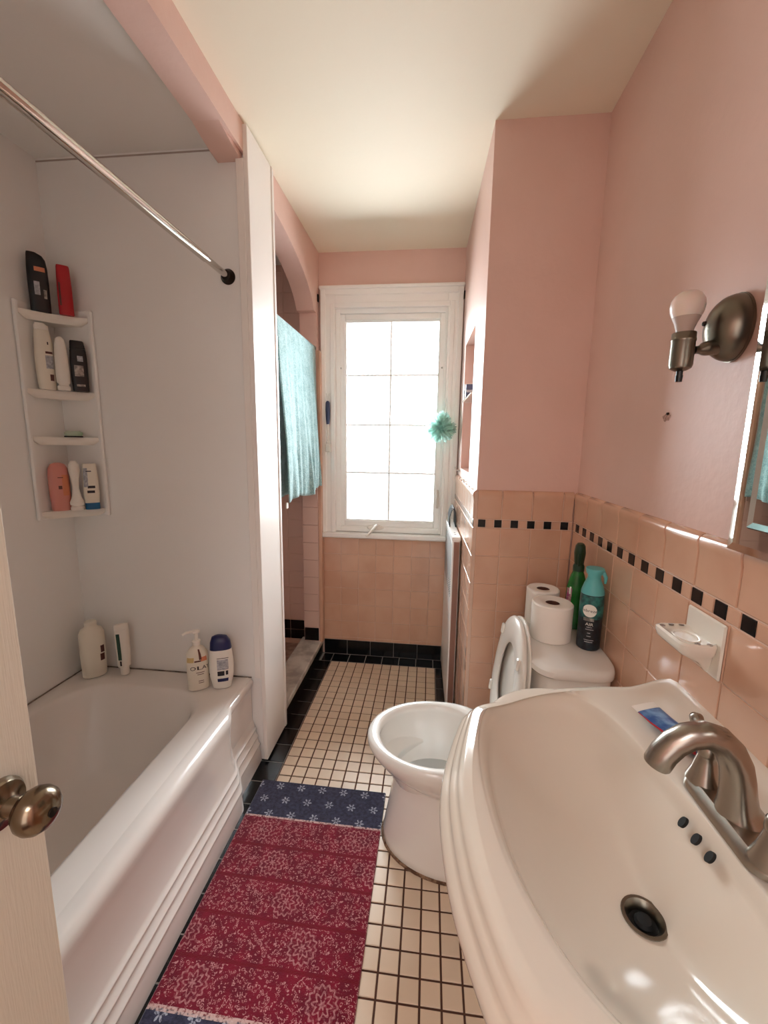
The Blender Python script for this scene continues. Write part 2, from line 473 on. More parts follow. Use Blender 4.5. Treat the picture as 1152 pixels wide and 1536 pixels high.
# back wall with window opening, tile below the window
WX0, WX1, WZ0, WZ1 = -.577, .092, .822, 2.143
b = MB().use(PINK)
b.box(-1.6, WX0, YB, YB+.12, 0, ZC); b.box(WX1, .66, YB, YB+.12, 0, ZC)
b.box(WX0, WX1, YB, YB+.12, 0, WZ0); b.box(WX0, WX1, YB, YB+.12, WZ1, ZC)
struct(b.build('wall_back'), 'pink painted wall around the window', 'wall')
b = MB().use(GROUTW); b.box(-.652, .165, YB-.008, YB, .1, .79)
b.use(TILEP)
b.tiles((0,YB-.001,0), (1,0,0), (0,0,1), (0,-1,0), cells(-.652, .165, .1115, -.652, .002), cells(.103, .79, .1115, .79, .002), .009, .0012)
struct(b.build('trim_4'), 'pink tile panel below the window', 'tile panel')
b = MB().use(GROUTB); b.box(-.652, .18, YB-.010, YB, 0, .1)
b.use(TILEB); b.tiles((0,YB-.002,0), (1,0,0), (0,0,1), (0,-1,0), cells(-.652, .18, .152, -.50, .003), [(.004,.1)], .012, .002)
struct(b.build('baseboard_back'), 'black tile baseboard below the window', 'baseboard')

# left wall: header over the tub, arch over the shower, far pier
b = MB().use(PINK)
fx = lambda u, v, w: (w, u, v)
b.box(-.77, XL, -.05, 1.555, 2.348, ZC)
b.prism([(1.38,2.35),(1.555,2.35),(1.555,2.328),(1.50,2.330),(1.44,2.338)], -.77, XL-.012, fx)
arch = [(1.765,2.44),(1.765,2.314),(1.83,2.310),(1.925,2.299),(2.0,2.287),(2.06,2.275),(2.14,2.255),(2.21,2.232),(2.28,2.203),(2.34,2.166),(2.375,2.135),(2.403,2.10),(2.45,2.10),(2.51,2.10),(2.51,2.44)]
struct(b.build('wall_left', ang=25), 'pink wall header over the bathtub opening', 'wall')
b = MB().use(PINK); b.prism(arch, -.77, XL, fx)
struct(b.build('wall_left_arch', ang=25), 'pink arched wall head over the shower opening', 'wall')
b = MB().use(PINK); b.box(-.77, XL, 2.45, YB, 0, 2.10)
struct(b.build('wall_left_pier'), 'narrow pink wall pier between shower opening and window', 'wall')
b = MB().use(PINK); b.box(-.77, XL, -1.6, TY0, 0, ZC)
struct(b.build('wall_left_near'), 'pink wall behind the open door', 'wall')
b = MB().use(TILEP); b.box(XL, XL+.020, 2.445, YB-.012, .1, 1.895, .003)
struct(b.build('trim_5'), 'slim pink tile edging strip beside the shower opening', 'tile edging')
# partition between tub and shower, clad in white panels
b = MB().use(SURR); b.box(-1.56, -.672, TY1, 1.768, 0, 2.378)
b.use(mat('seam_shadow_gap', (172,160,152), .9)); b.box(TX0, -.772, TY1-.0015, TY1, 2.366, 2.371)
b.use(PINK); b.box(-.77, XL-.001, TY1+.006, 1.768, 2.378, ZC)
struct(b.build('wall_partition'), 'grey white surround wall at the far end of the tub', 'wall')
b = MB().use(PANEL); b.box(-.672, -.655, 1.533, 1.748, .012, 2.432, .002); b.box(-.70, -.672, 1.533, TY1, .39, 2.33, .002)
b.box(-.672, -.651, 1.748, 1.770, .012, 2.432, .003)
struct(b.build('trim_6'), 'white vertical panel trim between the bathtub and shower', 'panel trim')
b = MB().use(SURR); b.box(TX0, -.77, -.07, TY0, 0, 2.378)
struct(b.build('wall_tub_near'), 'grey white surround wall at the near end of the tub', 'wall')
b = MB().use(SURR); b.box(-1.57, TX0, -.07, 1.56, 0, 2.378)
struct(b.build('wall_tub'), 'grey white surround wall along the long side of the tub', 'wall')
# shower stall
b = MB().use(SHWT); b.box(-1.57, -1.47, 1.56, 2.6, 0, 2.39)
struct(b.build('wall_shower_side'), 'shadowed tile on the far side of the shower stall', 'wall')
b = MB().use(SHWT); b.box(-1.47, -.77, 1.768, 1.776, 0, 2.378)
struct(b.build('wall_shower_near'), 'shadowed tile on the near side of the shower stall', 'wall')
b = MB().use(GROUTW); b.box(-1.47, -.77, YB-.008, YB, 0, 2.378)
b.use(SHWT); b.tiles((0,YB-.002,0), (1,0,0), (0,0,1), (0,-1,0), cells(-1.47, -.77, .1115, -.77, .002), cells(.22, 2.37, .1115, .22, .002), .010, .0012)
b.use(TILEB); b.tiles((0,YB-.002,0), (1,0,0), (0,0,1), (0,-1,0), cells(-1.47, -.77, .11, -.77, .003), [(.09,.152),(.155,.217)], .012, .002)
b.tiles((-.77,2.451,0), (1,0,0), (0,0,1), (0,-1,0), [(.004,.095)], [(.112,.195)], .010, .002)
b.use(SHWT); b.tiles((-.77,2.451,0), (1,0,0), (0,0,1), (0,-1,0), [(.001,.099)], cells(.2, 1.9, .1115, .2, .002), .008, .0012)
struct(b.build('wall_shower'), 'shadowed pinkish brown tile of the shower stall', 'wall')
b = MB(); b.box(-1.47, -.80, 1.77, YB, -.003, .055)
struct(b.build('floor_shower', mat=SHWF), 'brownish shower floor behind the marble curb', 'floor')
b = MB().use(MARB); b.box(-.80, -.658, 1.77, YB-.003, .072, .106, .006)
b.box(-.79, -.672, 1.77, YB-.003, 0, .072)
b.use(GROUTB); b.box(-.672, -.668, 1.772, YB-.012, 0, .072)
b.use(TILEB); b.tiles((-.669,0,0), (0,1,0), (0,0,1), (1,0,0), cells(1.775, YB-.012, .152, 1.775, .003), [(.003,.070)], .008, .0015)
struct(b.build('trim_7'), 'grey marble shower curb over black tile', 'shower curb')
# wall and passage behind the camera
b = MB(); b.box(-.67, -.59, -.45, -.35, 0, ZC); b.box(.28, XR+.01, -.45, -.35, 0, ZC); b.box(-.59, .28, -.45, -.35, 2.06, ZC)
struct(b.build('wall_front', mat=PINK), 'pink wall around the doorway', 'wall')
b = MB(); b.box(-.78, .66, -1.7, -1.6, 0, ZC+.1)
struct(b.build('wall_passage', mat=HALLW), 'pale wall of the passage outside the doorway', 'wall')

# ------------------------------------------------------------------ window
b = MB().use(CASING)
def frame(mb, x0, x1, z0, z1, w, y0, y1, bev=.002, wb=None):
    wb = w if wb is None else wb
    mb.box(x0, x0+w, y0, y1, z0, z1, bev); mb.box(x1-w, x1, y0, y1, z0, z1, bev)
    mb.box(x0+w, x1-w, y0, y1, z1-w, z1, bev); mb.box(x0+w, x1-w, y0, y1, z0, z0+wb, bev)
win = MB().use(CASING)
for (x0, x1, zt, w, yd) in ((-.655,.158,2.235,.083,.018),(-.655,.158,2.235,.028,.030),(-.60,.113,2.164,.026,.024)):
    win.box(x0, x0+w, YB-yd, YB, .822, zt, .003); win.box(x1-w, x1, YB-yd, YB, .822, zt, .003); win.box(x0+w, x1-w, YB-yd, YB, zt-w*1.1, zt, .003)
win.box(-.662, .163, YB-.040, YB, 2.235, 2.252, .004)
win = win.build('window_1'); struct(win, 'white casement window with eight panes', 'window')
f = MB().use(VINYL); frame(f, WX0+.0005, WX1-.0005, WZ0+.0005, WZ1-.0005, .030, YB+.005, YB+.09, .002, .036)
f.build('frame', win)
f = MB().use(VINYL); frame(f, -.553, .068, .858, 2.112, .034, YB+.016, YB+.075, .004)
frame(f, -.524, .041, .888, 2.08, .012, YB+.028, YB+.065, .003)
sash = f.build('sash', win)
g = MB(); g.box(-.515, .030, YB+.044, YB+.050, .895, 2.072); g.build('pane', sash, GLASS)
f = MB().use(MUNT)
f.box(-.2535, -.2425, YB+.035, YB+.0425, .897, 2.07)
for z in (1.192, 1.482, 1.772): f.box(-.514, .029, YB+.036, YB+.043, z-.005, z+.005)
f.build('muntin', sash)
f = MB().use(CASING); f.box(-.655, .135, YB-.045, YB+.02, .790, .822, .006); f.build('sill', win)
# crank operator
f = MB().use(WHITEP); f.lathe([(.0,0),(.034,0),(.036,.008),(.03,.018),(.0,.021)], (0,0,0), 'z', 24)
f = f.build('crank', win, f=lambda c: Vector((-.325+c.x*1.5, YB+.012-c.z*.8, .853+c.y*.5)))
f2 = MB().use(WHITEP); f2.tube([(-.318,YB-.006,.868),(-.325,YB-.03,.862),(-.345,YB-.055,.838),(-.372,YB-.07,.815)], [.009,.009,.007,.007], 10); f2.build('crank_handle', f)
f2 = MB().use(WHITEP); f2.box(.044, .058, YB-.004, YB+.02, .985, 1.10, .006); f2.box(.047, .055, YB-.014, YB-.003, 1.0, 1.085, .004); f2.build('lock_lever', win)
for x in (-.545, .052):
    f2 = MB().use(ANTQ); f2.lathe([(0,0),(.005,0),(.004,.003),(0,.004)], (x,YB+.016,1.81), 'y', 12); f2.build('screw', win)
# curtain-rod brackets left on the casing ends
for x in (-.664, .1605):
    f2 = MB().use(DARKM); f2.box(x-.004, x+.003, YB-.046, YB-.030, 2.165, 2.205, .001); f2.build('bracket', win)

# ------------------------------------------------------------------ door
d = MB().use(DOORM); d.box(-.587, -.55, -.29, .474, .012, 2.03, .002)
door = d.build('door_1'); struct(door, 'cream painted door standing open against the tub', 'door')
k = MB().use(BRASS); k.lathe([(0,0),(.034,0),(.034,.004),(.030,.010),(.018,.014),(.013,.018),(.011,.034),(.014,.038)], (-.5495,.417,.888), 'x', 32)
k.build('rosette', door)
k = MB().use(BRASS)
k.lathe([(0,0),(.013,.0),(.022,.005),(.0275,.014),(.029,.022),(.0275,.030),(.022,.038),(.012,.043),(0,.0445)], (-.514,.417,.888), 'x', 40)
knob = k.build('knob', door)
k = MB().use(DARKM); k.lathe([(0,0),(.006,0),(.006,.002),(0,.002)], (-.4705,.417,.888), 'x', 16); k.build('keyhole', knob)
k = MB().use(BRASS); k.box(-.579, -.558, .4735, .4755, .85, .925, .0005); k.build('latch_plate', door)

# ------------------------------------------------------------------ bathtub
def rrect(x0, x1, y0, y1, r, z, n=8, m=10):
    pts = []
    C = [(x1-r, y1-r, 0), (x0+r, y1-r, pi/2), (x0+r, y0+r, pi), (x1-r, y0+r, 3*pi/2)]
    for i, (cx, cy, a0) in enumerate(C):
        for k in range(n+1):
            a = a0+pi/2*k/n; pts.append((cx+r*cos(a), cy+r*sin(a), z))
        nx, ny, na = C[(i+1) % 4]
        q0 = pts[-1]; q1 = (nx+r*cos(na), ny+r*sin(na), z)
        for k in range(1, m): pts.append((lerp(q0[0], q1[0], k/m), lerp(q0[1], q1[1], k/m), z))
    return pts
tub = thing('bathtub', 'white built-in bathtub with ribbed apron along the left wall', 'bathtub', (0,0,0))
ZR = .385
t = MB().use(TUBW)
t.loops([rrect(TX0+.002, -.722, TY0+.002, TY1-.003, .004, .05), rrect(TX0+.002, -.722, TY0+.002, TY1-.003, .004, ZR-.003),
  rrect(TX0+.012, -.728, TY0+.012, TY1-.012, .01, ZR-.001), rrect(TX0+.04, -.76, TY0+.06, TY1-.06, .10, ZR),
  rrect(TX0+.065, -.822, TY0+.09, TY1-.112, .16, ZR-.002), rrect(TX0+.072, -.834, TY0+.10, TY1-.120, .165, ZR-.008),
  rrect(TX0+.078, -.843, TY0+.11, TY1-.130, .17, ZR-.025), rrect(TX0+.10, -.865, TY0+.13, TY1-.19, .18, .25),
  rrect(TX0+.125, -.885, TY0+.16, TY1-.25, .18, .13), rrect(TX0+.16, -.92, TY0+.20, TY1-.29, .16, .085),
  rrect(TX0+.22, -.98, TY0+.28, TY1-.37, .12, .072)], True, False, True)
t.build('basin', tub, ang=50)
prof = [(-.76,ZR-.004),(-.735,ZR+.0002),(-.715,ZR-.001),(-.702,ZR-.005),(-.693,ZR-.012),(-.688,ZR-.022),(-.687,ZR-.036),(-.690,ZR-.055),(-.692,.30),(-.692,.24),(-.688,.19),(-.681,.168)]
for zc in (.150, .115, .078):
    xb = lerp(-.680, -.660, (.165-zc)/.10)
    for a in range(6):
        an = -pi/2+pi*a/5; prof.append((xb+.0065*cos(an), zc-.0062*sin(an)))
prof += [(-.660,.062),(-.656,.035),(-.654,.012),(-.653,.0)]
def dxy(y): return -.034*sm(1.285, 1.365, y)
ys = [TY0, .2, .5, .8, 1.1, 1.24]+[1.27+.0075*k for k in range(15)]+[1.42, 1.50, TY1-.006]
t = MB().use(TUBW)
t.loops([[(x+dxy(y)*(sm(.40,.33,z)*.55+.45 if x > -.73 else 0), y, z) for x, z in prof] for y in ys], False)
t.build('apron', tub, ang=60)
t = MB().use(CAULK)
t.tube([(TX0+.0035,.2,ZR),(TX0+.0035,1.2,ZR),(TX0+.005,1.544,ZR),(-1.2,1.546,ZR),(-.72,1.546,ZR)], .0026, 8)
t.build('caulk_line', tub)
t = MB().use(CHROME); t.lathe([(0,0),(.03,0),(.028,.004),(.01,.004),(0,.002)], (-1.13,.5,.0705), 'z', 24); t.build('drain', tub)

# shower rod
rod = thing('shower_rod', 'chrome shower curtain rod across the tub opening', 'curtain rod', (-.750,TY1,1.957))
r = MB().use(CHROME); r.tube([(0,-1.52,0),(0,-.16,0)], .0135, 20); r.build('rod', rod)
r = MB().use(CHROME); r.tube([(0,-.16,0),(0,-.004,0)], .0112, 20); r.build('inner_rod', rod)
r = MB().use(DARKM); r.lathe([(.011,-.022),(.017,-.020),(.022,-.010),(.027,-.004),(.027,-.0005),(0,-.0005)], (0,0,0), 'y', 28); r.build('flange', rod)

# corner shelf unit
SHZ = [1.822, 1.547, 1.374, 1.090]
cs = thing('corner_shelf', 'white moulded four tier corner shelf in the tub corner', 'corner shelf', (TX0,TY1,1.06))
s = MB().use(SURR)
s.box(.0005, .006, -.155, -.0005, 0, .79, .002); s.box(.006, .165, -.006, -.0005, 0, .79, .002)
s.box(.0005, .014, -.165, -.148, 0, .79, .004); s.box(.156, .173, -.014, -.0005, 0, .79, .004)
s.build('back_panel', cs)
for i, z in enumerate(SHZ):
    s = MB().use(WHITEP)
    out = [(.001,-.002),(.001,-.146),(.010,-.150)]
    for k in range(1, 8):
        u = k/8; x, y = lerp(.010, .152, u), lerp(-.150, -.010, u); o = .018*sin(pi*u); out.append((x-o*.7, y+o*.7))
    out += [(.155,-.010),(.158,-.001)]
    cx, cy = .05, -.05
    rows = []
    for h, sc in ((-.030,.70),(-.018,.93),(-.012,1),(-.002,1),(0,.985)):
        rows.append([(cx+(x-cx)*sc if x > .02 else x, cy+(y-cy)*sc if y < -.02 else y, z-1.06+h) for x, y in out])
    s.loops(rows, True, True, True); s.build('shelf', cs, ang=40)

# ------------------------------------------------------------------ bottles
def interp(secs, z):
    for A, B in zip(secs, secs[1:]):
        if A[0] <= z <= B[0]:
            t = (z-A[0])/max(1e-9, B[0]-A[0]); A = list(A)+[0,0,2][len(A)-3:]; B = list(B)+[0,0,2][len(B)-3:]
            return [lerp(p, q, t) for p, q in zip(A, B)]
    return list(secs[-1])+[0,0,2][len(secs[-1])-3:]
def surf(secs, t, z, off=.0008):
    _, a, b, cx, cy, e = interp(secs, z); c, d = cos(t), sin(t)
    return (cx+(a+off)*math.copysign(abs(c)**(2/e), c), cy+(b+off)*math.copysign(abs(d)**(2/e), d), z)
def patch(mb, secs, d0, d1, z0, z1, off=.0008, n=10, m=6, skew=0):
    """a printed area wrapped on a lofted body; d0..d1 in degrees, -90 is the front"""
    rows = [[surf(secs, radians(lerp(d0, d1, i/n)+skew*j/m), lerp(z0, z1, j/m), off) for i in range(n+1)] for j in range(m+1)]
    mb.loops(rows, False)
def face_cam(x, y, off=0): return atan2(-y, -x)+pi/2+off

def bottle(name, label, x, y, z, body, bodymat, cap=None, capmat=None, prints=(), off=0, group=None, cat='bottle', sx=1):
    o = thing(name, label, cat, (x, y, z), face_cam(x, y, off), group)
    if sx != 1: o.scale = (sx, sx, 1)
    m = MB().use(bodymat); m.loft(body, 36); bd = m.build('body', o, ang=40)
    if cap:
        m = MB().use(capmat); m.loft(cap, 36); m.build('cap', o, ang=40)
    for (nm, mt, d0, d1, z0, z1) in prints:
        m = MB().use(mt); patch(m, body, d0, d1, z0, z1); m.build(nm, bd)
    return o
GB = 'toiletry bottles on the corner shelf'
def at(ratio_x, d, zc):     # point at distance d along the sight line x/y = ratio
    return None
bottle('shampoo_bottle', 'black slanted-top shampoo bottle on the top corner shelf', -1.429, 1.463, 1.823,
  [(0,.032,.017,0,0,3),(.004,.034,.019,0,0,3),(.10,.035,.020,0,0,3),(.150,.034,.019,0,0,3),(.178,.031,.017,-.001,0,2.8),(.192,.026,.014,-.005,0,2.6),(.200,.016,.009,-.013,0,2.4)], BLACK,
  prints=(('label',ORNG,-98,-52,.135,.150),('label',SILV,-75,-55,.045,.075),('label',GREYL,-105,-88,.055,.10)), group=GB, sx=.88)
bottle('shampoo_bottle', 'slim red bottle on the top corner shelf', -1.366, 1.505, 1.823,
  [(0,.024,.013,0,0,3),(.004,.026,.015,0,0,3),(.08,.026,.016,0,0,3),(.165,.023,.013,0,0,3),(.172,.021,.011,0,0,3)], REDP,
  prints=(('label',INKB,-130,-112,.03,.11),), group=GB, sx=.88)
bottle('lotion_bottle', 'tall white bottle with brown print on the second corner shelf', -1.430, 1.457, 1.548,
  [(0,.026,.016,0,0,2.6),(.004,.030,.018,0,0,2.6),(.06,.034,.020,0,0,2.4),(.12,.034,.020,0,0,2.4),(.17,.031,.018,0,0,2.4),(.205,.026,.015,-.002,0,2.4),(.212,.025,.014,-.002,0,2.4)], CREAMP,
  [(.2125,.0255,.0145,-.002,0,2.4),(.226,.024,.0135,-.003,0,2.4),(.236,.015,.008,-.006,0,2.2)], WHITEP,
  prints=(('label',INKB,-86,-40,.128,.136),('label',GREYL,-88,-40,.075,.122),('label',INKB,-74,-48,.032,.055),('label',INK,-72,-64,.160,.170)), group=GB, sx=.88)
bottle('pump_tube', 'white tapering upside-down tube in the middle of the second corner shelf', -1.380, 1.475, 1.548,
  [(0,.021,.017),(.004,.023,.019),(.014,.023,.019),(.017,.018,.016),(.022,.018,.016),(.027,.024,.018),(.06,.025,.018),(.12,.023,.016),(.165,.020,.012),(.185,.015,.009),(.193,.006,.004)], WHITEP, group=GB, sx=.88)
bottle('body_wash_bottle', 'black square-shouldered bottle on the second corner shelf', -1.345, 1.513, 1.548,
  [(0,.027,.015,0,0,3.4),(.004,.029,.017,0,0,3.4),(.05,.031,.018,0,0,3.2),(.12,.031,.018,0,0,3.2),(.150,.029,.016,0,0,3.2),(.156,.027,.015,0,0,3.2)], BLACK,
  [(.1565,.028,.015,0,0,3.4),(.182,.025,.0135,-.001,0,3.4),(.186,.022,.011,-.002,0,3.4)], BLACK,
  prints=(('label',SILV,-112,-72,.055,.095),('label',GREYL,-92,-70,.110,.130),('label',SILV,-105,-68,.018,.026)), group=GB, sx=.88)
bottle('soap_bottle', 'pink translucent bottle on the lowest corner shelf', -1.427, 1.456, 1.091,
  [(0,.030,.018,0,0,2.8),(.005,.034,.021,0,0,2.8),(.06,.038,.023,0,0,2.8),(.13,.038,.023,0,0,2.8),(.165,.035,.020,0,0,2.8),(.180,.026,.014,0,0,2.6),(.186,.012,.008,0,0,2.4)], PINKB,
  prints=(('label',ORNG,-80,-40,.06,.14),('label',INKB,-92,-74,.128,.131),('label',INKB,-92,-82,.085,.098)), group=GB, sx=.88)
bottle('trimmer_handle', 'white waisted bottle with a flared foot on the lowest corner shelf', -1.374, 1.473, 1.091,
  [(0,.024,.020),(.004,.026,.022),(.012,.026,.022),(.018,.020,.018),(.022,.026,.020),(.032,.027,.020),(.05,.019,.015),(.085,.012,.011),(.12,.015,.013),(.155,.021,.016),(.180,.019,.014),(.193,.010,.008)], WHITEP, group=GB, sx=.88)
bottle('conditioner_bottle', 'white bottle with blue base cap on the lowest corner shelf', -1.343, 1.512, 1.091,
  [(.0265,.028,.016,0,0,3),(.06,.031,.018,0,0,3),(.13,.030,.017,0,0,3),(.178,.026,.013,0,0,3.2),(.182,.025,.012,0,0,3.2)], CREAMP,
  [(0,.027,.016,0,0,3),(.004,.028,.017,0,0,3),(.026,.028,.016,0,0,3)], BLUEP,
  prints=(('label',GREYL,-140,-100,.09,.165),('label',INK,-105,-70,.085,.095),('label',INK,-110,-75,.066,.076),('label',INK,-112,-86,.150,.154)), group=GB, sx=.88)
sp = thing('soap_bar', 'pale green soap on a black rack on the third corner shelf', 'soap', (-1.385,1.500,1.3745), face_cam(-1.385,1.5))
m = MB().use(SOAPG); m.loft([(.005,.026,.014,0,0,3),(.010,.030,.017,0,0,3),(.018,.030,.017,0,0,3),(.024,.022,.012,0,0,3)], 28); m.build('bar', sp)
m = MB().use(BLACK); m.box(-.030,.030,-.016,-.010,0,.005,.001); m.box(-.030,.030,.004,.010,0,.005,.001); m.box(-.03,-.024,-.016,.010,.0,.0045,.001); m.box(.0,.006,-.016,.010,.0,.0045,.001); m.build('rack', sp)

GT = 'toiletry bottles on the tub rim'
ZB = ZR+.003
o = bottle('shampoo_bottle', 'large white round-shouldered bottle in the back corner of the tub rim', -1.375, 1.475, ZB,
  [(0,.038,.026,0,0,2.6),(.005,.043,.030,0,0,2.6),(.10,.046,.032,0,0,2.6),(.185,.045,.031,0,0,2.6),(.205,.038,.026,0,0,2.4),(.214,.024,.020,0,0,2),(.222,.020,.018)], CREAMP,
  [(.2225,.022,.020),(.236,.022,.020),(.240,.018,.016)], CREAMP,
  prints=(('label',INKB,-66,-40,.070,.10),('label',INKB,-62,-38,.105,.135)), group=GT)
bottle('cream_tube', 'white standing tube with dark green label beside the large white bottle', -1.258, 1.500, ZB,
  [(0,.016,.016),(.035,.017,.017),(.037,.024,.020),(.12,.026,.017),(.20,.027,.013,0,0,2.4)], WHITEP,
  [(.2005,.027,.0125,0,0,2.6),(.216,.027,.011,0,0,3),(.222,.024,.009,0,0,3)], WHITEP,
  prints=(('label',GREENL,-142,-108,.07,.185),('label',INK,-128,-112,.045,.066)), group=GT)
# pump bottle
PB = [(0,.030,.020,0,0,2.8),(.004,.034,.023,0,0,2.8),(.07,.035,.024,0,0,2.6),(.125,.036,.024,0,0,2.4),(.150,.034,.023,0,0,2.2),(.170,.024,.019,0,0,2),(.180,.013,.013),(.186,.012,.012)]
o = bottle('pump_bottle', 'cream pump bottle with gold leaf and brand lettering on the tub rim', -.896, 1.446, ZB, PB, CREAMP,
  [(.1865,.014,.014),(.200,.014,.014),(.203,.006,.006),(.232,.006,.006)], WHITEP,
  prints=(('label',INKB,-84,-72,.130,.172),('label',INKB,-102,-76,.122,.128),('label',mat('gold_leaf_print',(206,178,120),.45),-150,-105,.122,.142),('label',ORNG,-78,-40,.122,.140)), group=GT, sx=1.15)
m = MB().use(WHITEP); m.box(-.013,.013,-.008,.008,.232,.246,.004); m.tube([(-.008,0,.240),(-.030,-.002,.240),(-.042,-.003,.234)], .005, 10); m.build('pump_head', o)
HS = [(0,.022,.014,0,0,2.6),(.004,.027,.017,0,0,2.6),(.05,.034,.020,0,0,2.6),(.10,.036,.021,0,0,2.6),(.165,.031,.019,0,0,2.8)]
o2 = bottle('shampoo_bottle', 'white curved shampoo bottle with navy cap at the tub rim end', -.806, 1.466, ZB, HS, WHITEP,
  [(.1655,.0315,.0195,0,0,2.8),(.195,.029,.018,-.001,0,2.8),(.214,.022,.014,-.003,0,2.6),(.220,.010,.008,-.006,0,2.4)], NAVYP,
  prints=(('label',INK,-102,-56,.132,.1345),('label',GREYL,-102,-60,.085,.128),('label',INK,-102,-80,.060,.080),('label',INK,-74,-62,.062,.080),('label',NAVYP,-104,-60,.034,.048)), off=-.12, group=GT, sx=1.3)

# lettering wrapped on a lofted body
def text_on(parent, name, s, size, mt, fmap, ext=0):
    cu = bpy.data.curves.new(name, 'FONT'); cu.body = s; cu.size = size; cu.align_x = 'CENTER'; cu.align_y = 'CENTER'; cu.resolution_u = 3
    to = bpy.data.objects.new(name, cu); COL.objects.link(to)
    bpy.context.view_layer.update()
    me = bpy.data.meshes.new_from_object(to.evaluated_get(bpy.context.evaluated_depsgraph_get()))
    bpy.data.objects.remove(to, do_unlink=True); bpy.data.curves.remove(cu)
    bm = bmesh.new(); bm.from_mesh(me); bmesh.ops.subdivide_edges(bm, edges=[e for e in bm.edges if e.calc_length() > size*.3], cuts=2)
    for v in bm.verts: v.co = fmap(v.co.x, v.co.y)
    bm.to_mesh(me); bm.free(); me.materials.clear(); me.materials.append(mt)
    ob = bpy.data.objects.new(name, me); COL.objects.link(ob); ob.parent = parent
    return ob
def wrap(secs, deg, z0, off=.0014):
    def f(x, y):
        S = interp(secs, z0); R = S[1]*.9
        return Vector(surf(secs, radians(deg)+x/R, z0+y, off))
    return f
bodyof = lambda o: next(c for c in o.children if c.name.startswith('body'))
text_on(bodyof(o), 'lettering', 'OLAY', .022, INK, wrap(PB, -76, .096))
for a, c, z in ((-96,-62,.076),(-92,-66,.068),(-90,-68,.040),(-90,-68,.032)):
    mm = MB().use(INKB); patch(mm, PB, a, c, z, z+.0025); mm.build('label_line', bodyof(o))

# ------------------------------------------------------------------ towel on its bar
bar = thing('towel_bar', 'thin metal bar across the shower opening under the towel', 'towel bar', (-.69,2.11,1.905))
m = MB().use(ANTQ); m.tube([(0,-.338,0),(0,.338,0)], .009, 14); m.build('bar', bar)
for s in (-1, 1):
    m = MB().use(ANTQ); m.lathe([(0,0),(.018,0),(.018,.006),(.010,.010),(0,.010)], (0,s*.340 if s < 0 else .330,0), 'y', 18); m.build('mount', bar)
tw = thing('towel', 'pale teal bath towel draped over the shower bar', 'towel', (-.69,2.11,1.905))
def towel_rows(front):
    rows = []; nu, nv = 64, 48
    L = .815 if front else .80
    for j in range(nv+1):
        s = j/nv; row = []
        for i in range(nu+1):
            u = i/nu
            spread = sm(0, 1, s)
            y0, y1 = -.285, .335
            y = lerp(y0, y1, u)
            y += .02*s*sin(u*5) + (.03*s*(1-u) if front else .0)
            fold = .0016*sin(u*52+2*s)*(.3+s)+.0016*sin(u*83+1+3*s)*s+(.010*sin(u*9+1.6*s+.5)+.006*sin(u*17+.7-2*s))*(.15+.85*spread)+sm(.55,1,s)*(.007*sin(u*31+3*s)+.005*sin(u*47+5*s+1))+sm(.72,.95,u)*.012*(1-u)*6*(.4+s)
            z = -s*L
            x = .0125+.030*spread+fold if front else -.0125-.012*spread+fold*.5
            if front: z += .012*sin(u*9)*s + .02*s*u
            else: y = lerp(-.27, .345, u)+.045*s*s*u
            row.append((x, y, z))
        rows.append(row)
    return rows
m = MB().use(TOWEL)
fr = towel_rows(True)
arc = []
for k in range(1, 8):
    a = pi*k/8
    arc.append([(.0125*cos(a), lerp(-.285+.015*k/8, .335+.01*k/8, i/64), .0125*sin(a)+.001) for i in range(65)])
bk = towel_rows(False)
m.loops(list(reversed(fr))+arc+bk, False)
tob = m.build('cloth', tw, ang=180)
md = tob.modifiers.new('thick', 'SOLIDIFY'); md.thickness = .0045; md.offset = 0
m = MB().use(WHITEP); m.box(.030,.036,-.262,-.246,-.842,-.815,.001); m.build('care_tag', tw)

# ------------------------------------------------------------------ brush and loofah on the window casing
br = thing('bath_brush', 'navy handled brush hanging on the left window casing', 'brush', (-.612,YB-.040,1.46))
m = MB().use(NAVBR); m.loft([(.02,.009,.006),(.05,.012,.007),(.10,.014,.008),(.145,.013,.007),(.155,.006,.004)], 16); m.build('handle', br)
m = MB().use(WHITEP); m.tube([(0,0,.02),(0,0,-.08)], .005, 10); m.box(-.016,.018,-.014,.010,-.145,-.095,.005); m.box(-.011,.012,-.012,.008,-.10,-.078,.004); m.build('head', br)
m = MB().use(CORDM); m.tube([(-.010,.004,.20),(0,0,.156),(.010,.004,.20)], .002, 6); m.build('cord', br)
lf = thing('bath_puff', 'mint green mesh bath puff hanging on the right window casing', 'bath puff', (.055,YB-.105,1.462))
m = MB().use(MINT)
rnd = random.Random(3)
for k in range(80):
    d = Vector((rnd.gauss(0,1), rnd.gauss(0,1), rnd.gauss(0,1))).normalized()
    a = d.orthogonal().normalized(); bq = d.cross(a); R = rnd.choice((.05,.062,.07,.078,.086))*rnd.uniform(.92,1.08)
    w = rnd.uniform(.018, .034); ph = rnd.uniform(0, 6.28); rot = rnd.uniform(0, 6.28)
    a2 = a*cos(rot)+bq*sin(rot); b2 = d.cross(a2)
    rows = [[], []]
    for i in range(13):
        t = (i/12-.5)*2
        off = a2*(t*w)+b2*(.012*sin(t*6+ph))
        rows[0].append(d*(R*.22)+off*.3); rows[1].append(d*R+off+d*(.006*sin(t*11+ph)))
    m.loops(rows, False)
pf = m.build('mesh', lf, ang=180)
md = pf.modifiers.new('thick', 'SOLIDIFY'); md.thickness = .0008
m = MB().use(MINT); m.lathe([(0,-.022),(.016,-.016),(.022,0),(.016,.016),(0,.022)], (0,0,0), 'z', 20); m.build('core', lf)
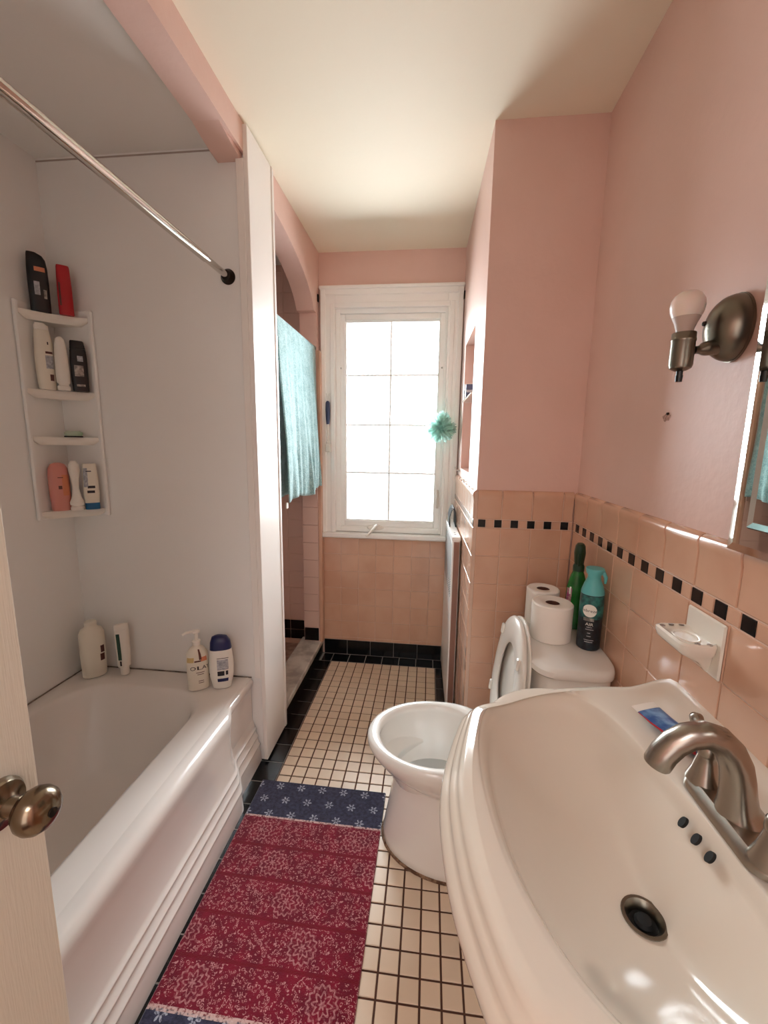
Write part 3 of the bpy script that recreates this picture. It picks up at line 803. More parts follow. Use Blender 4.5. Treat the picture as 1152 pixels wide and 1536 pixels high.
m = MB().use(CORDM); m.tube([(.010,.0,.06),(.022,.05,.12),(.028,.070,.172),(.034,.06,.12),(.022,.0,.06)], .0016, 6); m.build('cord', lf)

# ------------------------------------------------------------------ niche contents, heater, wire rack
sh = MB().use(CERAM); sh.box(.176, .279, 1.915, 2.29, 1.590, 1.600, .002)
tag(sh.build('niche_shelf', f=lambda c: Vector(slant(c))), 'white shelf inside the wall niche beside the window', 'shelf')
for i, (y, h, mt, lb) in enumerate(((2.235,.075,WHITEP,'small white box with dark bands standing on the niche shelf'),(2.14,.060,NAVBR,'small navy box standing on the niche shelf'))):
    bx = thing('small_box', lb, 'box', (.205-.021*(y-YC), y, 1.6005), 0)
    m = MB().use(mt); m.box(-.030,.030,-.025,.025,0,h,.002); m.build('carton', bx)
    m = MB().use(GREYL); m.box(-.0308,.0308,-.0258,.0258,h*.35,h*.55); m.build('band', bx)
hk = MB().use(CORDM); hk.tube([(.166,2.33,1.23),(.150,2.33,1.23),(.142,2.33,1.238),(.140,2.33,1.250)], .004, 8); hk.lathe([(0,0),(.009,0),(.009,.003),(0,.003)], (.165,2.33,1.23), 'x', 12)
tag(hk.build('wall_hook'), 'tiny white hook on the chase wall beside the window', 'hook')
ht = thing('wall_heater', 'tall white perforated heater cover beside the window', 'heater', (.150,2.23,0))
hsl = lambda c: Vector((c.x-.021*(c.y+.63), c.y, c.z))
m = MB().use(RADM); m.box(-.022,.016,-.255,.262,.015,.915,.003); m.box(-.025,.018,-.262,.268,.912,.93,.003); m.build('cover', ht, f=hsl)
m = MB().use(RADS); m.box(-.014,.012,-.258,-.254,.02,.905,.0005); m.build('side_panel', ht, f=hsl)
m = MB().use(HOLE)
for i in range(16):
    for j in range(22):
        y, z = -.235+i*.031, .62+j*.0125
        m.box(-.0226, -.0219, y, y+.021, z, z+.004)
m.build('vent_slots', ht, f=hsl)
for y in (-.19, -.15):
    m = MB().use(HOLE); m.lathe([(0,0),(.005,0),(.005,.0008),(0,.0008)], (-.004,y,.9296), 'z', 10); m.build('screw', ht, f=hsl)
wr = thing('wire_rack', 'small black wire rack standing on the heater cover', 'wire rack', (.135,2.30,.9315))
m = MB().use(WIREB)
for k in range(5):
    y = -.08+.04*k
    m.tube([(-.018,y,0),(-.020,y,.05),(-.012,y,.085),(.0,y,.10),(.010,y,.085),(.013,y,.05),(.013,y,0)], .003, 6)
m.tube([(-.018,-.085,.003),(-.018,.085,.003)], .003, 6); m.tube([(.013,-.085,.003),(.013,.085,.003)], .003, 6); m.tube([(0,-.085,.10),(0,.085,.10)], .003, 6)
m.build('frame', wr)

# ------------------------------------------------------------------ toilet
CY = 1.288
tl = thing('toilet', 'white two-piece toilet with its seat raised', 'toilet', (0.2,CY,0))
def egg(xf, xb, hw, z, n=48, e=2.0):
    """front half ellipse (towards -x), squarer back; returned in toilet-local coords (origin x=.2)"""
    pts = []; xm = lerp(xf, xb, .56)
    for k in range(n):
        t = 2*pi*k/n; c, s = cos(t), sin(t)
        ee = 2.0 if c < 0 else 2.6
        a = (xm-xf) if c < 0 else (xb-xm)
        pts.append((xm+a*math.copysign(abs(c)**(2/ee), c)-.2, hw*math.copysign(abs(s)**(2/ee), s), z))
    return pts
m = MB().use(TOIL)
m.loops([egg(-.122,.32,.170,0), egg(-.126,.32,.173,.006), egg(-.124,.32,.170,.03), egg(-.108,.31,.158,.12), egg(-.094,.29,.147,.21), egg(-.086,.28,.142,.262),
  egg(-.088,.275,.146,.272), egg(-.110,.265,.157,.288), egg(-.148,.26,.172,.318), egg(-.174,.255,.182,.350), egg(-.184,.25,.187,.372), egg(-.184,.25,.187,.384), egg(-.178,.245,.182,.393), egg(-.166,.235,.173,.396),
  egg(-.150,.20,.158,.394), egg(-.143,.19,.151,.388), egg(-.141,.188,.148,.372), egg(-.146,.19,.150,.352), egg(-.128,.18,.138,.30), egg(-.085,.16,.108,.22), egg(-.03,.13,.07,.165), egg(.0,.10,.045,.15)], True, True, True)
m.build('bowl', tl, ang=48)
m = MB().use(TOIL); m.box(.01,.30,-.10,.10,.27,.392,.02); m.build('bowl_deck', tl)
m = MB().use(mat('bowl_water',(196,200,200),.03)); m.loops([egg(-.078,.158,.104,.212)], True, False, True); m.build('water', tl)
m = MB().use(TOIL)
def tank(x0, x1, hw, z, bow, r=.03, n=56):
    pts = []
    for k in range(n):
        t = 2*pi*k/n; c, s = cos(t), sin(t); e = 5
        u, w = math.copysign(abs(c)**(2/e), c), math.copysign(abs(s)**(2/e), s)
        x = lerp(x0, x1, (u+1)/2); 
        if u < 0: x -= bow*(1-w*w)*(-u)
        pts.append((x-.2, w*hw, z))
    return pts
m.loops([tank(.352,.53,.155,.385,.008), tank(.345,.535,.162,.40,.01), tank(.335,.536,.172,.55,.012), tank(.330,.537,.178,.727,.014)], True, True, True)
m.build('tank', tl, ang=40)
m = MB().use(TOIL)
m.loops([tank(.330,.537,.178,.727,.014), tank(.316,.540,.190,.730,.016), tank(.312,.540,.194,.736,.016), tank(.314,.540,.193,.750,.016), tank(.322,.539,.187,.757,.016), tank(.335,.536,.178,.760,.014)], True, True, True)
m.build('tank_lid', tl, ang=40)
# raised seat and lid: built flat (u across, v up from the hinge), then tilted
def oval(hw, v0, v1, d, n=48):
    pts = []
    for k in range(n):
        t = 2*pi*k/n; c, s = cos(t), sin(t)
        vm = lerp(v0, v1, .45); a = (v1-vm) if s > 0 else (vm-v0); ee = 2.1 if s > 0 else 2.6
        pts.append((hw*math.copysign(abs(c)**(2/ee), c), vm+a*math.copysign(abs(s)**(2/ee), s), d))
    return pts
def tilt(p, base=(.240,.405), top=(.290,.818), L=.416):
    u, v, d = p
    dx, dz = (top[0]-base[0])/L, (top[1]-base[1])/L
    return Vector((base[0]+dx*v+dz*d-.2, u, base[1]+dz*v-dx*d))
m = MB().use(SEATM)
R = [oval(.183,0,.416,.004), oval(.186,-.003,.419,.009), oval(.183,0,.416,.016), oval(.16,.03,.395,.018), oval(.116,.085,.335,.012), oval(.110,.09,.328,.006), oval(.116,.085,.335,.0), oval(.16,.03,.395,-.002), oval(.178,.004,.412,0)]
m.loops(R+[R[0]], True); seat = m.build('seat', tl, ang=60, f=lambda c: tilt(c))
for u, v in ((-.145,.10),(.145,.10),(-.125,.33),(.125,.33)):
    q = MB().use(SEATM); q.box(u-.008,u+.008,v-.018,v+.018,-.010,.0,.003); q.build('bumper', seat, f=lambda c: tilt(c))
m = MB().use(SEATM)
m.loops([oval(.178,.004,.412,.0195), oval(.184,0,.420,.0235), oval(.184,0,.420,.028), oval(.172,.01,.408,.033), oval(.12,.05,.35,.034)], True, True, True); m.build('lid', tl, ang=50, f=lambda c: tilt(c))
for s in (-1, 1):
    q = MB().use(SEATM); q.lathe([(0,-.02),(.013,-.02),(.013,.02),(0,.02)], (.062,s*.075,.408), 'y', 16); q.build('hinge', tl)
m = MB().use(DIRTY)
ring = [egg(-.132,.32,.178,.0), egg(-.130,.32,.177,.006), egg(-.119,.32,.168,.010)]
m.loops(ring, True); m.build('floor_caulk', tl)

# things on the tank
def roll(x, y, z, label, R, h):
    o = thing('toilet_roll', label, 'toilet roll', (x, y, z), .3, 'toilet rolls on the tank')
    q = MB().use(PAPER); q.lathe([(.0195,0),(R-.003,0),(R,.003),(R,h-.004),(R-.004,h),(.024,h-.001),(.0215,h-.003),(.0215,.001)], (0,0,0), 'z', 48, False, False); q.build('paper', o, ang=40)
    q = MB().use(CARD); q.lathe([(.0212,.001),(.0212,h-.004),(.0200,h-.004),(.0200,.001)], (0,0,0), 'z', 32, False, False); q.build('core', o)
roll(.402, 1.306, .7605, 'white toilet roll at the front of the tank lid', .062, .118)
roll(.404, 1.428, .7605, 'white toilet roll behind the other one at the back of the tank lid', .054, .122)
# aerosol can
CAN = [(0,.030,.030),(.003,.0325,.0325),(.008,.033,.033),(.150,.033,.033),(.172,.032,.032)]
can = thing('air_freshener', 'black and teal air freshener can with a teal trigger cap', 'air freshener', (.499,1.253,.7605), face_cam(.492,1.272))
m = MB().use(NAVYK); m.loft(CAN, 40); cb = m.build('can_body', can)
m = MB().use(TEALD); patch(m, CAN, -180, 180, .100, .170, .0004, 40, 6); m.build('label', cb)
m = MB().use(TEALP)
m.loft([(.1722,.0325,.0325),(.180,.032,.032),(.200,.026,.027),(.218,.0185,.021),(.228,.018,.022,0,-.001),(.238,.023,.026,0,-.002),(.246,.026,.028,.001,-.002),(.250,.025,.027,.001,-.002),(.251,.021,.023,.001,-.002)], 36); cp = m.build('cap', can, ang=45)
m = MB().use(TEALP); m.tube([(.022,-.004,.243),(.031,-.006,.225),(.030,-.008,.208)], [.006,.005,.003], 10); m.build('trigger', cp)
m = MB().use(WHITEL)
dsc = [Vector(surf(CAN, radians(-96)+.0195*cos(2*pi*k/28)/.033, .126+.0195*sin(2*pi*k/28), .0010)) for k in range(28)]
dsc2 = [Vector(surf(CAN, radians(-96)+.010*cos(2*pi*k/28)/.033, .126+.010*sin(2*pi*k/28), .0010)) for k in range(28)]
dsc3 = [Vector(surf(CAN, radians(-96)+.001*cos(2*pi*k/28)/.033, .126+.001*sin(2*pi*k/28), .0010)) for k in range(28)]
m.loops([dsc, dsc2, dsc3], True, False, True); m.build('label', cb)
text_on(cb, 'lettering', 'febreze', .0125, INK, wrap(CAN, -96, .126, .0016))
text_on(cb, 'lettering', 'AIR', .0125, WHITEL, wrap(CAN, -92, .084, .0012))
m = MB().use(SILV); patch(m, CAN, -122, -72, .094, .104, .0011)
m.build('label', cb)
for z, a, c in ((.074,-104,-78),(.067,-108,-70),(.056,-98,-84),(.046,-100,-80),(.034,-112,-66),(.028,-108,-70)):
    m = MB().use(GREYL); patch(m, CAN, a, c, z, z+.0022, .001, 10, 1); m.build('label_line', cb)
# green bottle leaning a little in the corner
GBT = [(0,.026,.018,0,0,2.6),(.004,.030,.021,0,0,2.6),(.08,.033,.022,0,0,2.6),(.140,.031,.021,0,0,2.4),(.180,.022,.018,0,0,2.2),(.198,.016,.016)]
gb = thing('spray_bottle', 'green spray bottle with dark green head in the tile corner', 'spray bottle', (.503,1.395,.7605), face_cam(.51,1.44))
m = MB().use(GREENP); m.loft(GBT, 32); gbb = m.build('body', gb)
m = MB().use(INKP); patch(m, GBT, -150, -110, .06, .14); m.build('label', gbb)
m = MB().use(WHITEL); patch(m, GBT, -128, -116, .12, .145, .0012); m.build('label', gbb)
m = MB().use(GREEND); m.loft([(.1985,.018,.018),(.215,.018,.018),(.222,.014,.016),(.240,.016,.022,0,-.003),(.262,.018,.028,0,-.006),(.285,.015,.024,0,-.006),(.292,.010,.016,0,-.006)], 24); m.build('spray_head', gb)
m = MB().use(GREEND); m.tube([(0,-.030,.262),(0,-.036,.245),(0,-.030,.222)], [.006,.005,.004], 8); m.build('trigger', gb)

# ------------------------------------------------------------------ pedestal sink
sk = thing('pedestal_sink', 'large white pedestal sink with an oval basin on the right', 'sink', (.30,.535,0))
OUT = [(.541,.535),(.541,.75),(.541,.893),(.541,.893),(.46,.893),(.37,.885),(.268,.864),(.20,.838),(.145,.806),(.098,.785),(.082,.772),(.072,.745),(.052,.68),(.036,.61),(.030,.55),(.032,.49),(.041,.42),(.056,.365),(.072,.318),(.086,.292),(.10,.275),(.16,.245),(.25,.21),(.36,.19),(.46,.178),(.541,.177),(.541,.177),(.541,.30)]
BAS = [(.395,.55),(.384,.64),(.372,.71),(.358,.77),(.325,.825),(.26,.845),(.19,.826),(.145,.785),(.115,.735),(.100,.67),(.095,.60),(.098,.53),(.108,.46),(.124,.405),(.147,.355),(.175,.315),(.22,.275),(.28,.245),(.34,.245),(.385,.285),(.400,.36),(.401,.45)]
SCX, SCY = .27, .55
def chaikin(P, n):
    for _ in range(n):
        Q = []
        for i in range(len(P)):
            a, c = P[i], P[(i+1) % len(P)]
            Q += [(a[0]*.75+c[0]*.25, a[1]*.75+c[1]*.25), (a[0]*.25+c[0]*.75, a[1]*.25+c[1]*.75)]
        P = Q
    return P
def radial(P, n):
    A = sorted((atan2(y-SCY, x-SCX) % (2*pi), sqrt((x-SCX)**2+(y-SCY)**2)) for x, y in chaikin(P, 3))
    A = [(A[-1][0]-2*pi, A[-1][1])]+A+[(A[0][0]+2*pi, A[0][1])]
    out = []; j = 0
    for k in range(n):
        t = 2*pi*k/n
        while A[j+1][0] < t: j += 1
        (t0, r0), (t1, r1) = A[j], A[j+1]
        out.append(lerp(r0, r1, (t-t0)/max(1e-9, t1-t0)))
    return out
NS = 192
ro, rb = radial(OUT, NS), radial(BAS, NS)
for _ in range(4): rb = [(rb[k-1]+2*rb[k]+rb[(k+1) % NS])/4 for k in range(NS)]
dirs = [(cos(2*pi*k/NS), sin(2*pi*k/NS)) for k in range(NS)]
wb = [sm(.44, .53, SCX+ro[k]*dirs[k][0]) for k in range(NS)]
DX, DY, DZ, RC = .3105, .507, .730, .0235
def oloop(d, z, ledge=0, wd=1):
    return [(SCX+dirs[k][0]*(ro[k]-d*(1-wb[k]*wd))-.30, SCY+dirs[k][1]*(ro[k]-d*(1-wb[k]*wd))-.535, z+ledge*wb[k]) for k in range(NS)]
def mid(t, z, ledge=0, d0=.046):
    L = []
    for k in range(NS):
        r0 = ro[k]-d0*(1-wb[k]); r = lerp(r0, rb[k], t)
        L.append((SCX+dirs[k][0]*r-.30, SCY+dirs[k][1]*r-.535, z+ledge*wb[k]))
    return L
def bowl(r):
    L = []
    for k in range(NS):
        bx, by = SCX+dirs[k][0]*rb[k], SCY+dirs[k][1]*rb[k]
        a = atan2(by-DY, bx-DX); cx, cy = DX+RC*cos(a), DY+RC*sin(a)
        p = lerp(1.75, .95, sm(.25, .95, cos(a)))      # steeper wall on the tap side
        zz = DZ+(ZE-DZ)*(r/.9)**p if r <= .9 else lerp(ZE, .8578, 1-(1-(r-.9)/.1)**1.6)
        L.append((lerp(cx, bx, r)-.30, lerp(cy, by, r)-.535, zz))
    return L
rows = [oloop(.21,.640,0,.2), oloop(.18,.642,0,.2), oloop(.12,.665,0,.35), oloop(.06,.735,0,.6), oloop(.025,.785,0,.8), oloop(.008,.803), oloop(.001,.812), oloop(0,.820), oloop(.003,.828), oloop(.010,.832), oloop(.013,.834), oloop(.014,.841), oloop(.016,.846), oloop(.021,.849), oloop(.025,.851), oloop(.026,.857), oloop(.030,.861,.002), oloop(.036,.863,.005), oloop(.046,.8638,.007)]
rows += [mid(.05,.864,.007), mid(.12,.8638,.006), mid(.2,.8634,.002), mid(.32,.863,.0), mid(.6,.862), mid(.82,.8608), mid(.92,.8598)]
ZE = .832
for r in (1, .988, .975, .96, .94, .92, .9, .87, .82, .76, .69, .61, .52, .43, .34, .25, .17, .10, .04, 0):
    rows.append(bowl(r))
m = MB().use(PORC)
m.loops(rows, True, True, False)
m.build('basin', sk, ang=70)
m = MB().use(PORC)
m.loft([(0,.12,.13,.06,0,3),(.02,.12,.13,.06,0,3),(.06,.10,.11,.06,0,2.6),(.30,.075,.085,.06,0,2.4),(.55,.085,.10,.06,0,2.3),(.61,.10,.12,.06,0,2.2),(.641,.11,.13,.06,0,2.2)], 40); m.build('pedestal', sk, ang=40)
m = MB().use(ANTQ); m.lathe([(.0245,-.004),(.0285,.0015),(.028,.003),(.024,.003),(.019,-.004),(.016,-.016)], (DX-.30,DY-.535,DZ), 'z', 32, False, False); dr = m.build('drain', sk)
m = MB().use(HOLE); m.lathe([(0,0),(.0185,0)], (DX-.30,DY-.535,DZ-.010), 'z', 24, False, False); m.lathe([(0,0),(.011,0),(.012,.004),(.009,.008),(0,.009)], (DX-.30,DY-.535,DZ-.010), 'z', 20); m.build('stopper', dr)
# overflow holes on the back slope of the basin
for y in (.562, .536, .511):
    q = MB().use(HOLE)
    nrm = Vector((-.86,0,.50)); tx = Vector((0,1,0)); ty = nrm.cross(tx)
    c = Vector((.3795-.30-(y-.536)*.09, y-.535, .8335))
    q.loops([[c+tx*(.0048*cos(2*pi*k/20))+ty*(.0085*sin(2*pi*k/20))+nrm*h for k in range(20)] for h in (-.004, .0008)], True, False, True)
    q.build('overflow_hole', sk)

# faucet
fc = thing('faucet', 'brushed nickel two handle faucet with a high arched spout', 'faucet', (.422,.535,.8628))
m = MB().use(NICK)
m.loops([rrect(-.027*s, .027*s, -.082*q, .082*q, .026*s, z, 8, 6) for s, q, z in ((1,1,.0005),(1.0,1,.006),(.96,.985,.010),(.80,.93,.017),(.70,.90,.019))], True, True, True)
m.build('base_plate', fc, ang=30)
m = MB().use(NICK)
path = [(.006,0,.016),(.004,0,.024),(.002,0,.034),(0,0,.050),(-.003,0,.070),(-.008,0,.090),(-.018,0,.109),(-.033,0,.124),(-.052,0,.130),(-.071,0,.125),(-.087,0,.113),(-.098,0,.098),(-.105,0,.082),(-.106,0,.079)]
m.tube(path, [.030,.026,.0225,.0205,.0195,.019,.0185,.018,.0175,.017,.0168,.0168,.0166,.0150], 24)
spt = m.build('spout', fc, ang=50)
m = MB().use(HOLE); m.lathe([(0,0),(.010,0),(.010,.001),(0,.001)], (0,0,0), 'z', 18); m.build('aerator', spt, f=lambda c: Vector((-.1068+c.x*.93, c.y, .0782+c.x*-.3-c.z)))
for s in (1, -1):
    y = .057 if s > 0 else -.068
    m = MB().use(NICK); m.lathe([(.023,.016),(.022,.020),(.017,.034),(.0135,.050),(.0120,.056),(.0120,.058)], (-.004,y,0), 'z', 28); hd = m.build('handle', fc, ang=40)
    m = MB().use(NICK); m.lathe([(.0124,.0585),(.0132,.062),(.0128,.072),(.009,.079),(0,.081)], (-.004,y,0), 'z', 24); m.build('handle_cap', hd, ang=50)
    m = MB().use(NICK); m.tube([(-.004,y+s*.004,.070),(.004,y+s*.025,.072),(.012,y+s*.048,.074),(.014,y+s*.056,.075)], [.0075,.0065,.0065,.0085], 14)
    m.lathe([(0,-.010),(.007,-.008),(.0105,0),(.007,.008),(0,.010)], (.0145,y+s*.060,.075), 'y', 16); m.build('lever', hd, ang=60)

# toothpaste tube on the sink deck
tp = thing('toothpaste_tube', 'squeezed blue and red toothpaste tube on the sink deck', 'toothpaste', (.428,.722,.864), 0)
A, Bv = Vector((-.010,.050,0)), Vector((.052,-.105,0))    # crimped end, cap end
ax = (Bv-A).normalized(); sd = Vector((-ax.y, ax.x, 0))
def tsec(u, hw, h, n=20, lift=0):
    c = A+ax*u
    return [c+sd*(hw*math.copysign(abs(cos(2*pi*k/n))**.8, cos(2*pi*k/n)))+Vector((0,0,lift+h+h*sin(2*pi*k/n))) for k in range(n)]
m = MB().use(WHITEP); m.loops([tsec(0,.027,.0016,lift=.016), tsec(.014,.027,.0022,lift=.013)], True, True, True); tpc = m.build('crimp', tp)
m = MB().use(BLUET); m.loops([tsec(.0142,.0265,.0024,lift=.0125), tsec(.04,.025,.005,lift=.006), tsec(.08,.022,.008,lift=.001), tsec(.118,.018,.0105), tsec(.126,.015,.010)], True, True, True); tpb = m.build('body', tp, ang=50)
m = MB().use(REDT)
rows = []
for u, hw, h, lf_ in ((.016,.0268,.0026,.0125),(.04,.0254,.0053,.006),(.08,.0224,.0083,.001),(.118,.0184,.0108,0)):
    s_ = tsec(u, hw, h, 20, lf_); rows.append([s_[12], s_[11], s_[10], s_[9]])
m.loops(rows, False); m.build('stripe', tpb)
m = MB().use(REDP); m.loops([tsec(.1262,.012,.0095,lift=.0005), tsec(.128,.013,.010), tsec(.150,.012,.009,lift=.001), tsec(.152,.010,.008,lift=.002)], True, True, True); m.build('cap', tp, ang=40)

# ------------------------------------------------------------------ soap and toothbrush dish on the tile
sd_ = thing('soap_dish', 'white ceramic soap and toothbrush holder on the tiled wall', 'soap dish', (XR-.005,.815,.995))
m = MB().use(CERAM); m.box(-.006,0,-.055,.055,-.052,.056,.003); m.build('back_plate', sd_)
m = MB().use(CERAM)
def dsh(x0, hw, z, r=.014): return [(px, py, pz) for px, py, pz in rrect(x0, -.005, -hw, hw, r, z, 5, 6)]
m.loops([dsh(-.012,.028,-.045,.002), dsh(-.03,.036,-.026,.006), dsh(-.060,.044,-.012), dsh(-.068,.049,-.004), dsh(-.071,.051,.006), dsh(-.071,.051,.012), dsh(-.067,.047,.0155)], True, True, False)
m.loops([dsh(-.067,.047,.0155), [(x, y, .011) for x, y, z in dsh(-.060,.040,.0)], [(x, y, .009) for x, y, z in dsh(-.050,.032,.0,.01)], [(x, y, .009) for x, y, z in dsh(-.03,.012,.0,.005)]], True, False, True)
m.build('tray', sd_, ang=40)
for (x, y) in ((-.060,.036),(-.040,.043),(-.020,.044),(-.040,-.043),(-.020,-.044)):
    q = MB().use(DISHH); q.lathe([(0,.0),(.0050,0),(.0050,.0006),(0,.0006)], (x,y,.0146), 'z', 14); q.build('brush_hole', sd_)
q = MB().use(CERAM); q.lathe([(.017,.0085),(.018,.0115),(.0205,.0118),(.022,.009)], (-.036,0,.0), 'z', 32, False, False); q.build('drain_ridge', sd_, f=lambda c: Vector((c.x, c.y*1.35, c.z)))

# ------------------------------------------------------------------ sconce
sc = thing('wall_sconce', 'antique nickel wall sconce with a bare white bulb beside the mirror', 'wall lamp', (XR+.005,.868,1.583)); sc.scale = (.92,.88,.92)
m = MB().use(ANTQ)
rows = []
for k in range(10):
    a = pi/2*k/9; s = cos(a); rows.append([(-.050*sin(a), .052*s*cos(t)+.0, .064*s*sin(t)) for t in [2*pi*i/40 for i in range(40)]])
rows[-1] = [(-.050, .002*cos(2*pi*i/40), .002*sin(2*pi*i/40)) for i in range(40)]
rows = [[(0, y*1.02, z*1.02) for x, y, z in rows[0]], [(-.005, y*1.02, z*1.02) for x, y, z in rows[0]]]+[[(x-.005, y, z) for x, y, z in r] for r in rows]
m.loops(rows, True, True, True); m.build('canopy', sc, ang=40)
m = MB().use(DARKM); m.lathe([(0,0),(.005,0),(.0045,-.004),(0,-.006)], (-.0525,.012,.012), 'x', 14); m.build('thumb_screw', sc)
m = MB().use(ANTQ); m.tube([(-.030,-.006,-.036),(-.056,-.009,-.040),(-.062,-.010,-.041),(-.070,-.012,-.043),(-.078,-.014,-.044),(-.086,-.017,-.045)], [.015,.014,.013,.008,.007,.010], 16); m.build('arm', sc, ang=40)
HX, HY = -.106, -.020
m = MB().use(ANTQ); m.lathe([(0,-.086),(.010,-.085),(.019,-.080),(.021,-.074),(.021,-.030),(.0218,-.029),(.0218,-.025),(.021,-.024),(.021,-.014),(.0205,-.013),(.016,-.014)], (HX,HY,0), 'z', 32); hs = m.build('socket', sc, ang=40)
m = MB().use(BLACK); m.tube([(HX,HY,-.084),(HX,HY,-.094)], .006, 12); m.tube([(HX,HY,-.094),(HX,HY,-.106)], [.007,.006], 12); m.build('switch', hs)
m = MB().use(BULBC); m.lathe([(.014,-.016),(.016,-.005),(.020,.006),(.0245,.016)], (HX,HY,0), 'z', 32); bc = m.build('bulb_collar', sc)
m = MB().use(BULB); m.lathe([(.0245,.0162),(.0285,.026),(.030,.036),(.0285,.047),(.0235,.056),(.015,.0625),(.006,.065),(0,.0655)], (HX,HY,0), 'z', 36, False); m.build('bulb', sc)

# ------------------------------------------------------------------ mirrored cabinet
MZ0, MZ1, MY0, MY1 = 1.192, 1.86, .16, .774
MX = .520                                            # plane of the mirrored frame
mc = thing('mirror_cabinet', 'mirrored medicine cabinet with angled mirror border beside the wall lamp', 'mirror', (.545,.46,MZ0))
m = MB().use(MIRE); m.box(MX+.006-.545, MX+.0135-.545, MY0-.46, MY1-.46, 0, MZ1-MZ0, .001); m.box(MX+.0135-.545, .005, MY0-.45, MY1-.47, .02, MZ1-MZ0-.01); m.build('case', mc)
def ringm(mb, y0, y1, z0, z1, w, x0, x1):
    """mitred frame between an outer rectangle at depth x0 and an inner one (inset w) at depth x1"""
    o = [(x0,y0,z0),(x0,y1,z0),(x0,y1,z1),(x0,y0,z1)]; i = [(x1,y0+w,z0+w),(x1,y1-w,z0+w),(x1,y1-w,z1-w),(x1,y0+w,z1-w)]
    sh_ = lambda P: [(x-.545, y-.46, z-MZ0) for x, y, z in P]
    mb.loops([sh_(o), sh_(i)], True)
m = MB().use(MIRB); ringm(m, MY0, MY1, MZ0, MZ1, .013, MX+.0055, MX+.0042); m.build('outer_bevel', mc, smooth=False)
m = MB().use(MIRR); ringm(m, MY0+.013, MY1-.013, MZ0+.013, MZ1-.013, .030, MX+.0042, MX+.0042); m.build('mirror_frame', mc, smooth=False)
m = MB().use(MIRE); ringm(m, MY0+.043, MY1-.043, MZ0+.043, MZ1-.043, .003, MX+.0042, MX-.001); m.build('frame_edge', mc, smooth=False)
m = MB().use(MIRB); ringm(m, MY0+.046, MY1-.046, MZ0+.046, MZ1-.046, .009, MX-.001, MX+.0012); m.build('inner_bevel', mc, smooth=False)
m = MB().use(MIRR); y0, y1, z0, z1 = MY0+.055, MY1-.055, MZ0+.055, MZ1-.055
m.face([m.v((MX+.0012-.545, y-.46, z-MZ0)) for y, z in ((y0,z0),(y1,z0),(y1,z1),(y0,z1))]); m.build('mirror', mc, smooth=False)

# old fixing mark on the paint
wa = thing('wall_anchor', 'chipped plaster patch with a screw below the wall lamp', 'wall mark', (XR+.006,1.066,1.440))
m = MB().use(CHIP); m.loops([[(-.0006, .016*cos(2*pi*k/14)*(1+.3*sin(k*2.3)), .009*sin(2*pi*k/14)*(1+.4*sin(k*3.1))-.004) for k in range(14)]], True, False, True); m.build('chip', wa)
m = MB().use(DARKM); m.lathe([(0,0),(.0035,0),(.003,-.004),(0,-.005)], (0,.0-.006,.004), 'x', 10); m.build('screw', wa)

# ------------------------------------------------------------------ rug
RW, RL, RB = .505, .862, .164
m = MB().use(rug_mat(RW, RL, RB))
m.box(0, RW, 0, RL, 0, .009, .003)
rug = m.build('rug'); rug.location = (-.642,.572,.0012); rug.rotation_euler = (0,0,radians(-.4))
tag(rug, 'red patterned rug with navy flowered ends on the mosaic floor', 'rug')

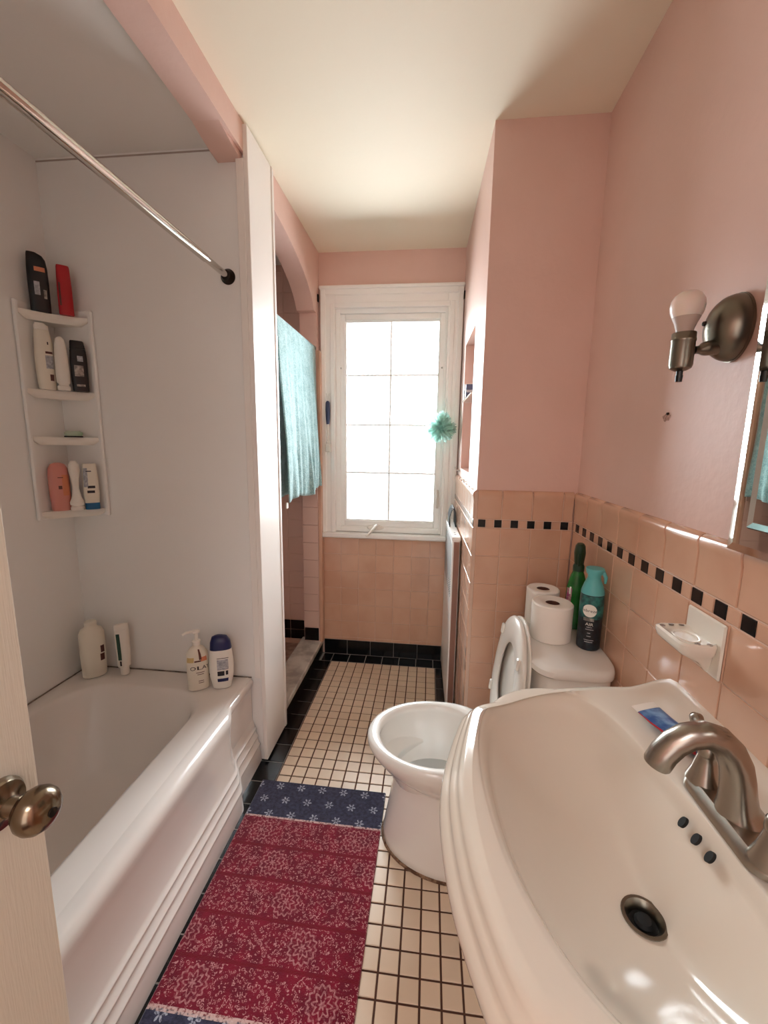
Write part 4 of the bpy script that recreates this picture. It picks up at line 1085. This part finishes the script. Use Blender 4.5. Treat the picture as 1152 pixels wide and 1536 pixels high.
# ------------------------------------------------------------------ light
w = bpy.data.worlds.new('sky'); SC.world = w; w.use_nodes = True
bg = w.node_tree.nodes['Background']; bg.inputs[1].default_value = 5.0
_nt = w.node_tree; _tc = _nt.nodes.new('ShaderNodeTexCoord'); _sx = _nt.nodes.new('ShaderNodeSeparateXYZ'); _nt.links.new(_tc.outputs['Generated'], _sx.inputs[0])
_nt.links.new(mixc(_nt, X(_nt, _sx.outputs[2]).sstep(-.12, .10), (.42,.43,.42,1), (.90,.97,1,1)), bg.inputs[0])
def area(name, loc, rot, sx, sy, energy, col):
    l = bpy.data.lights.new(name, 'AREA'); l.shape = 'RECTANGLE'; l.size = sx; l.size_y = sy; l.energy = energy; l.color = col
    o = bpy.data.objects.new(name, l); COL.objects.link(o); o.location = loc; o.rotation_euler = rot; return o
area('daylight', (-.25,2.98,1.95), (radians(-72),0,0), 1.4, 1.5, 70, (.86,.95,1))
area('hall_fill', (-.15,-1.05,2.40), (0,0,0), .7, .7, 9, (.92,.96,1))  # added overhead fill behind the camera, not a known hall fixture
area('doorway_fill', (-.15,-1.45,1.3), (radians(90),0,0), .8, 1.6, 3.2, (.92,.96,1))  # added unseen fill aimed through the doorway to lift the near side

# ------------------------------------------------------------------ camera
cam = bpy.data.cameras.new('camera'); co = bpy.data.objects.new('camera', cam); COL.objects.link(co); SC.camera = co
cam.sensor_fit = 'VERTICAL'; cam.sensor_height = 36; cam.lens = 621.2/1536*36; cam.clip_start = .02
yw, pt, rl = .10789, .160094, .014827
B0 = Matrix(((1,0,0),(0,0,-1),(0,1,0)))
Ry = Matrix(((cos(yw),0,sin(yw)),(0,1,0),(-sin(yw),0,cos(yw))))
Rp = Matrix(((1,0,0),(0,cos(pt),-sin(pt)),(0,sin(pt),cos(pt))))
Rr = Matrix(((cos(rl),-sin(rl),0),(sin(rl),cos(rl),0),(0,0,1)))
Mx = Rr @ Rp @ Ry @ B0
co.matrix_world = Matrix.Translation((0,0,1.362)) @ Matrix((Mx[0], -Mx[1], -Mx[2])).transposed().to_4x4()

SC.view_settings.view_transform = 'Standard'; SC.view_settings.look = 'None'
SC.view_settings.gamma = 1; SC.view_settings.use_curve_mapping = False; SC.view_settings.exposure = 1.02
SC.cycles.use_denoising = True
SC.cycles.max_bounces = 10; SC.cycles.diffuse_bounces = 6; SC.cycles.glossy_bounces = 5; SC.cycles.transparent_max_bounces = 8
SC.cycles.sample_clamp_indirect = 6; SC.cycles.caustics_reflective = False; SC.cycles.caustics_refractive = False
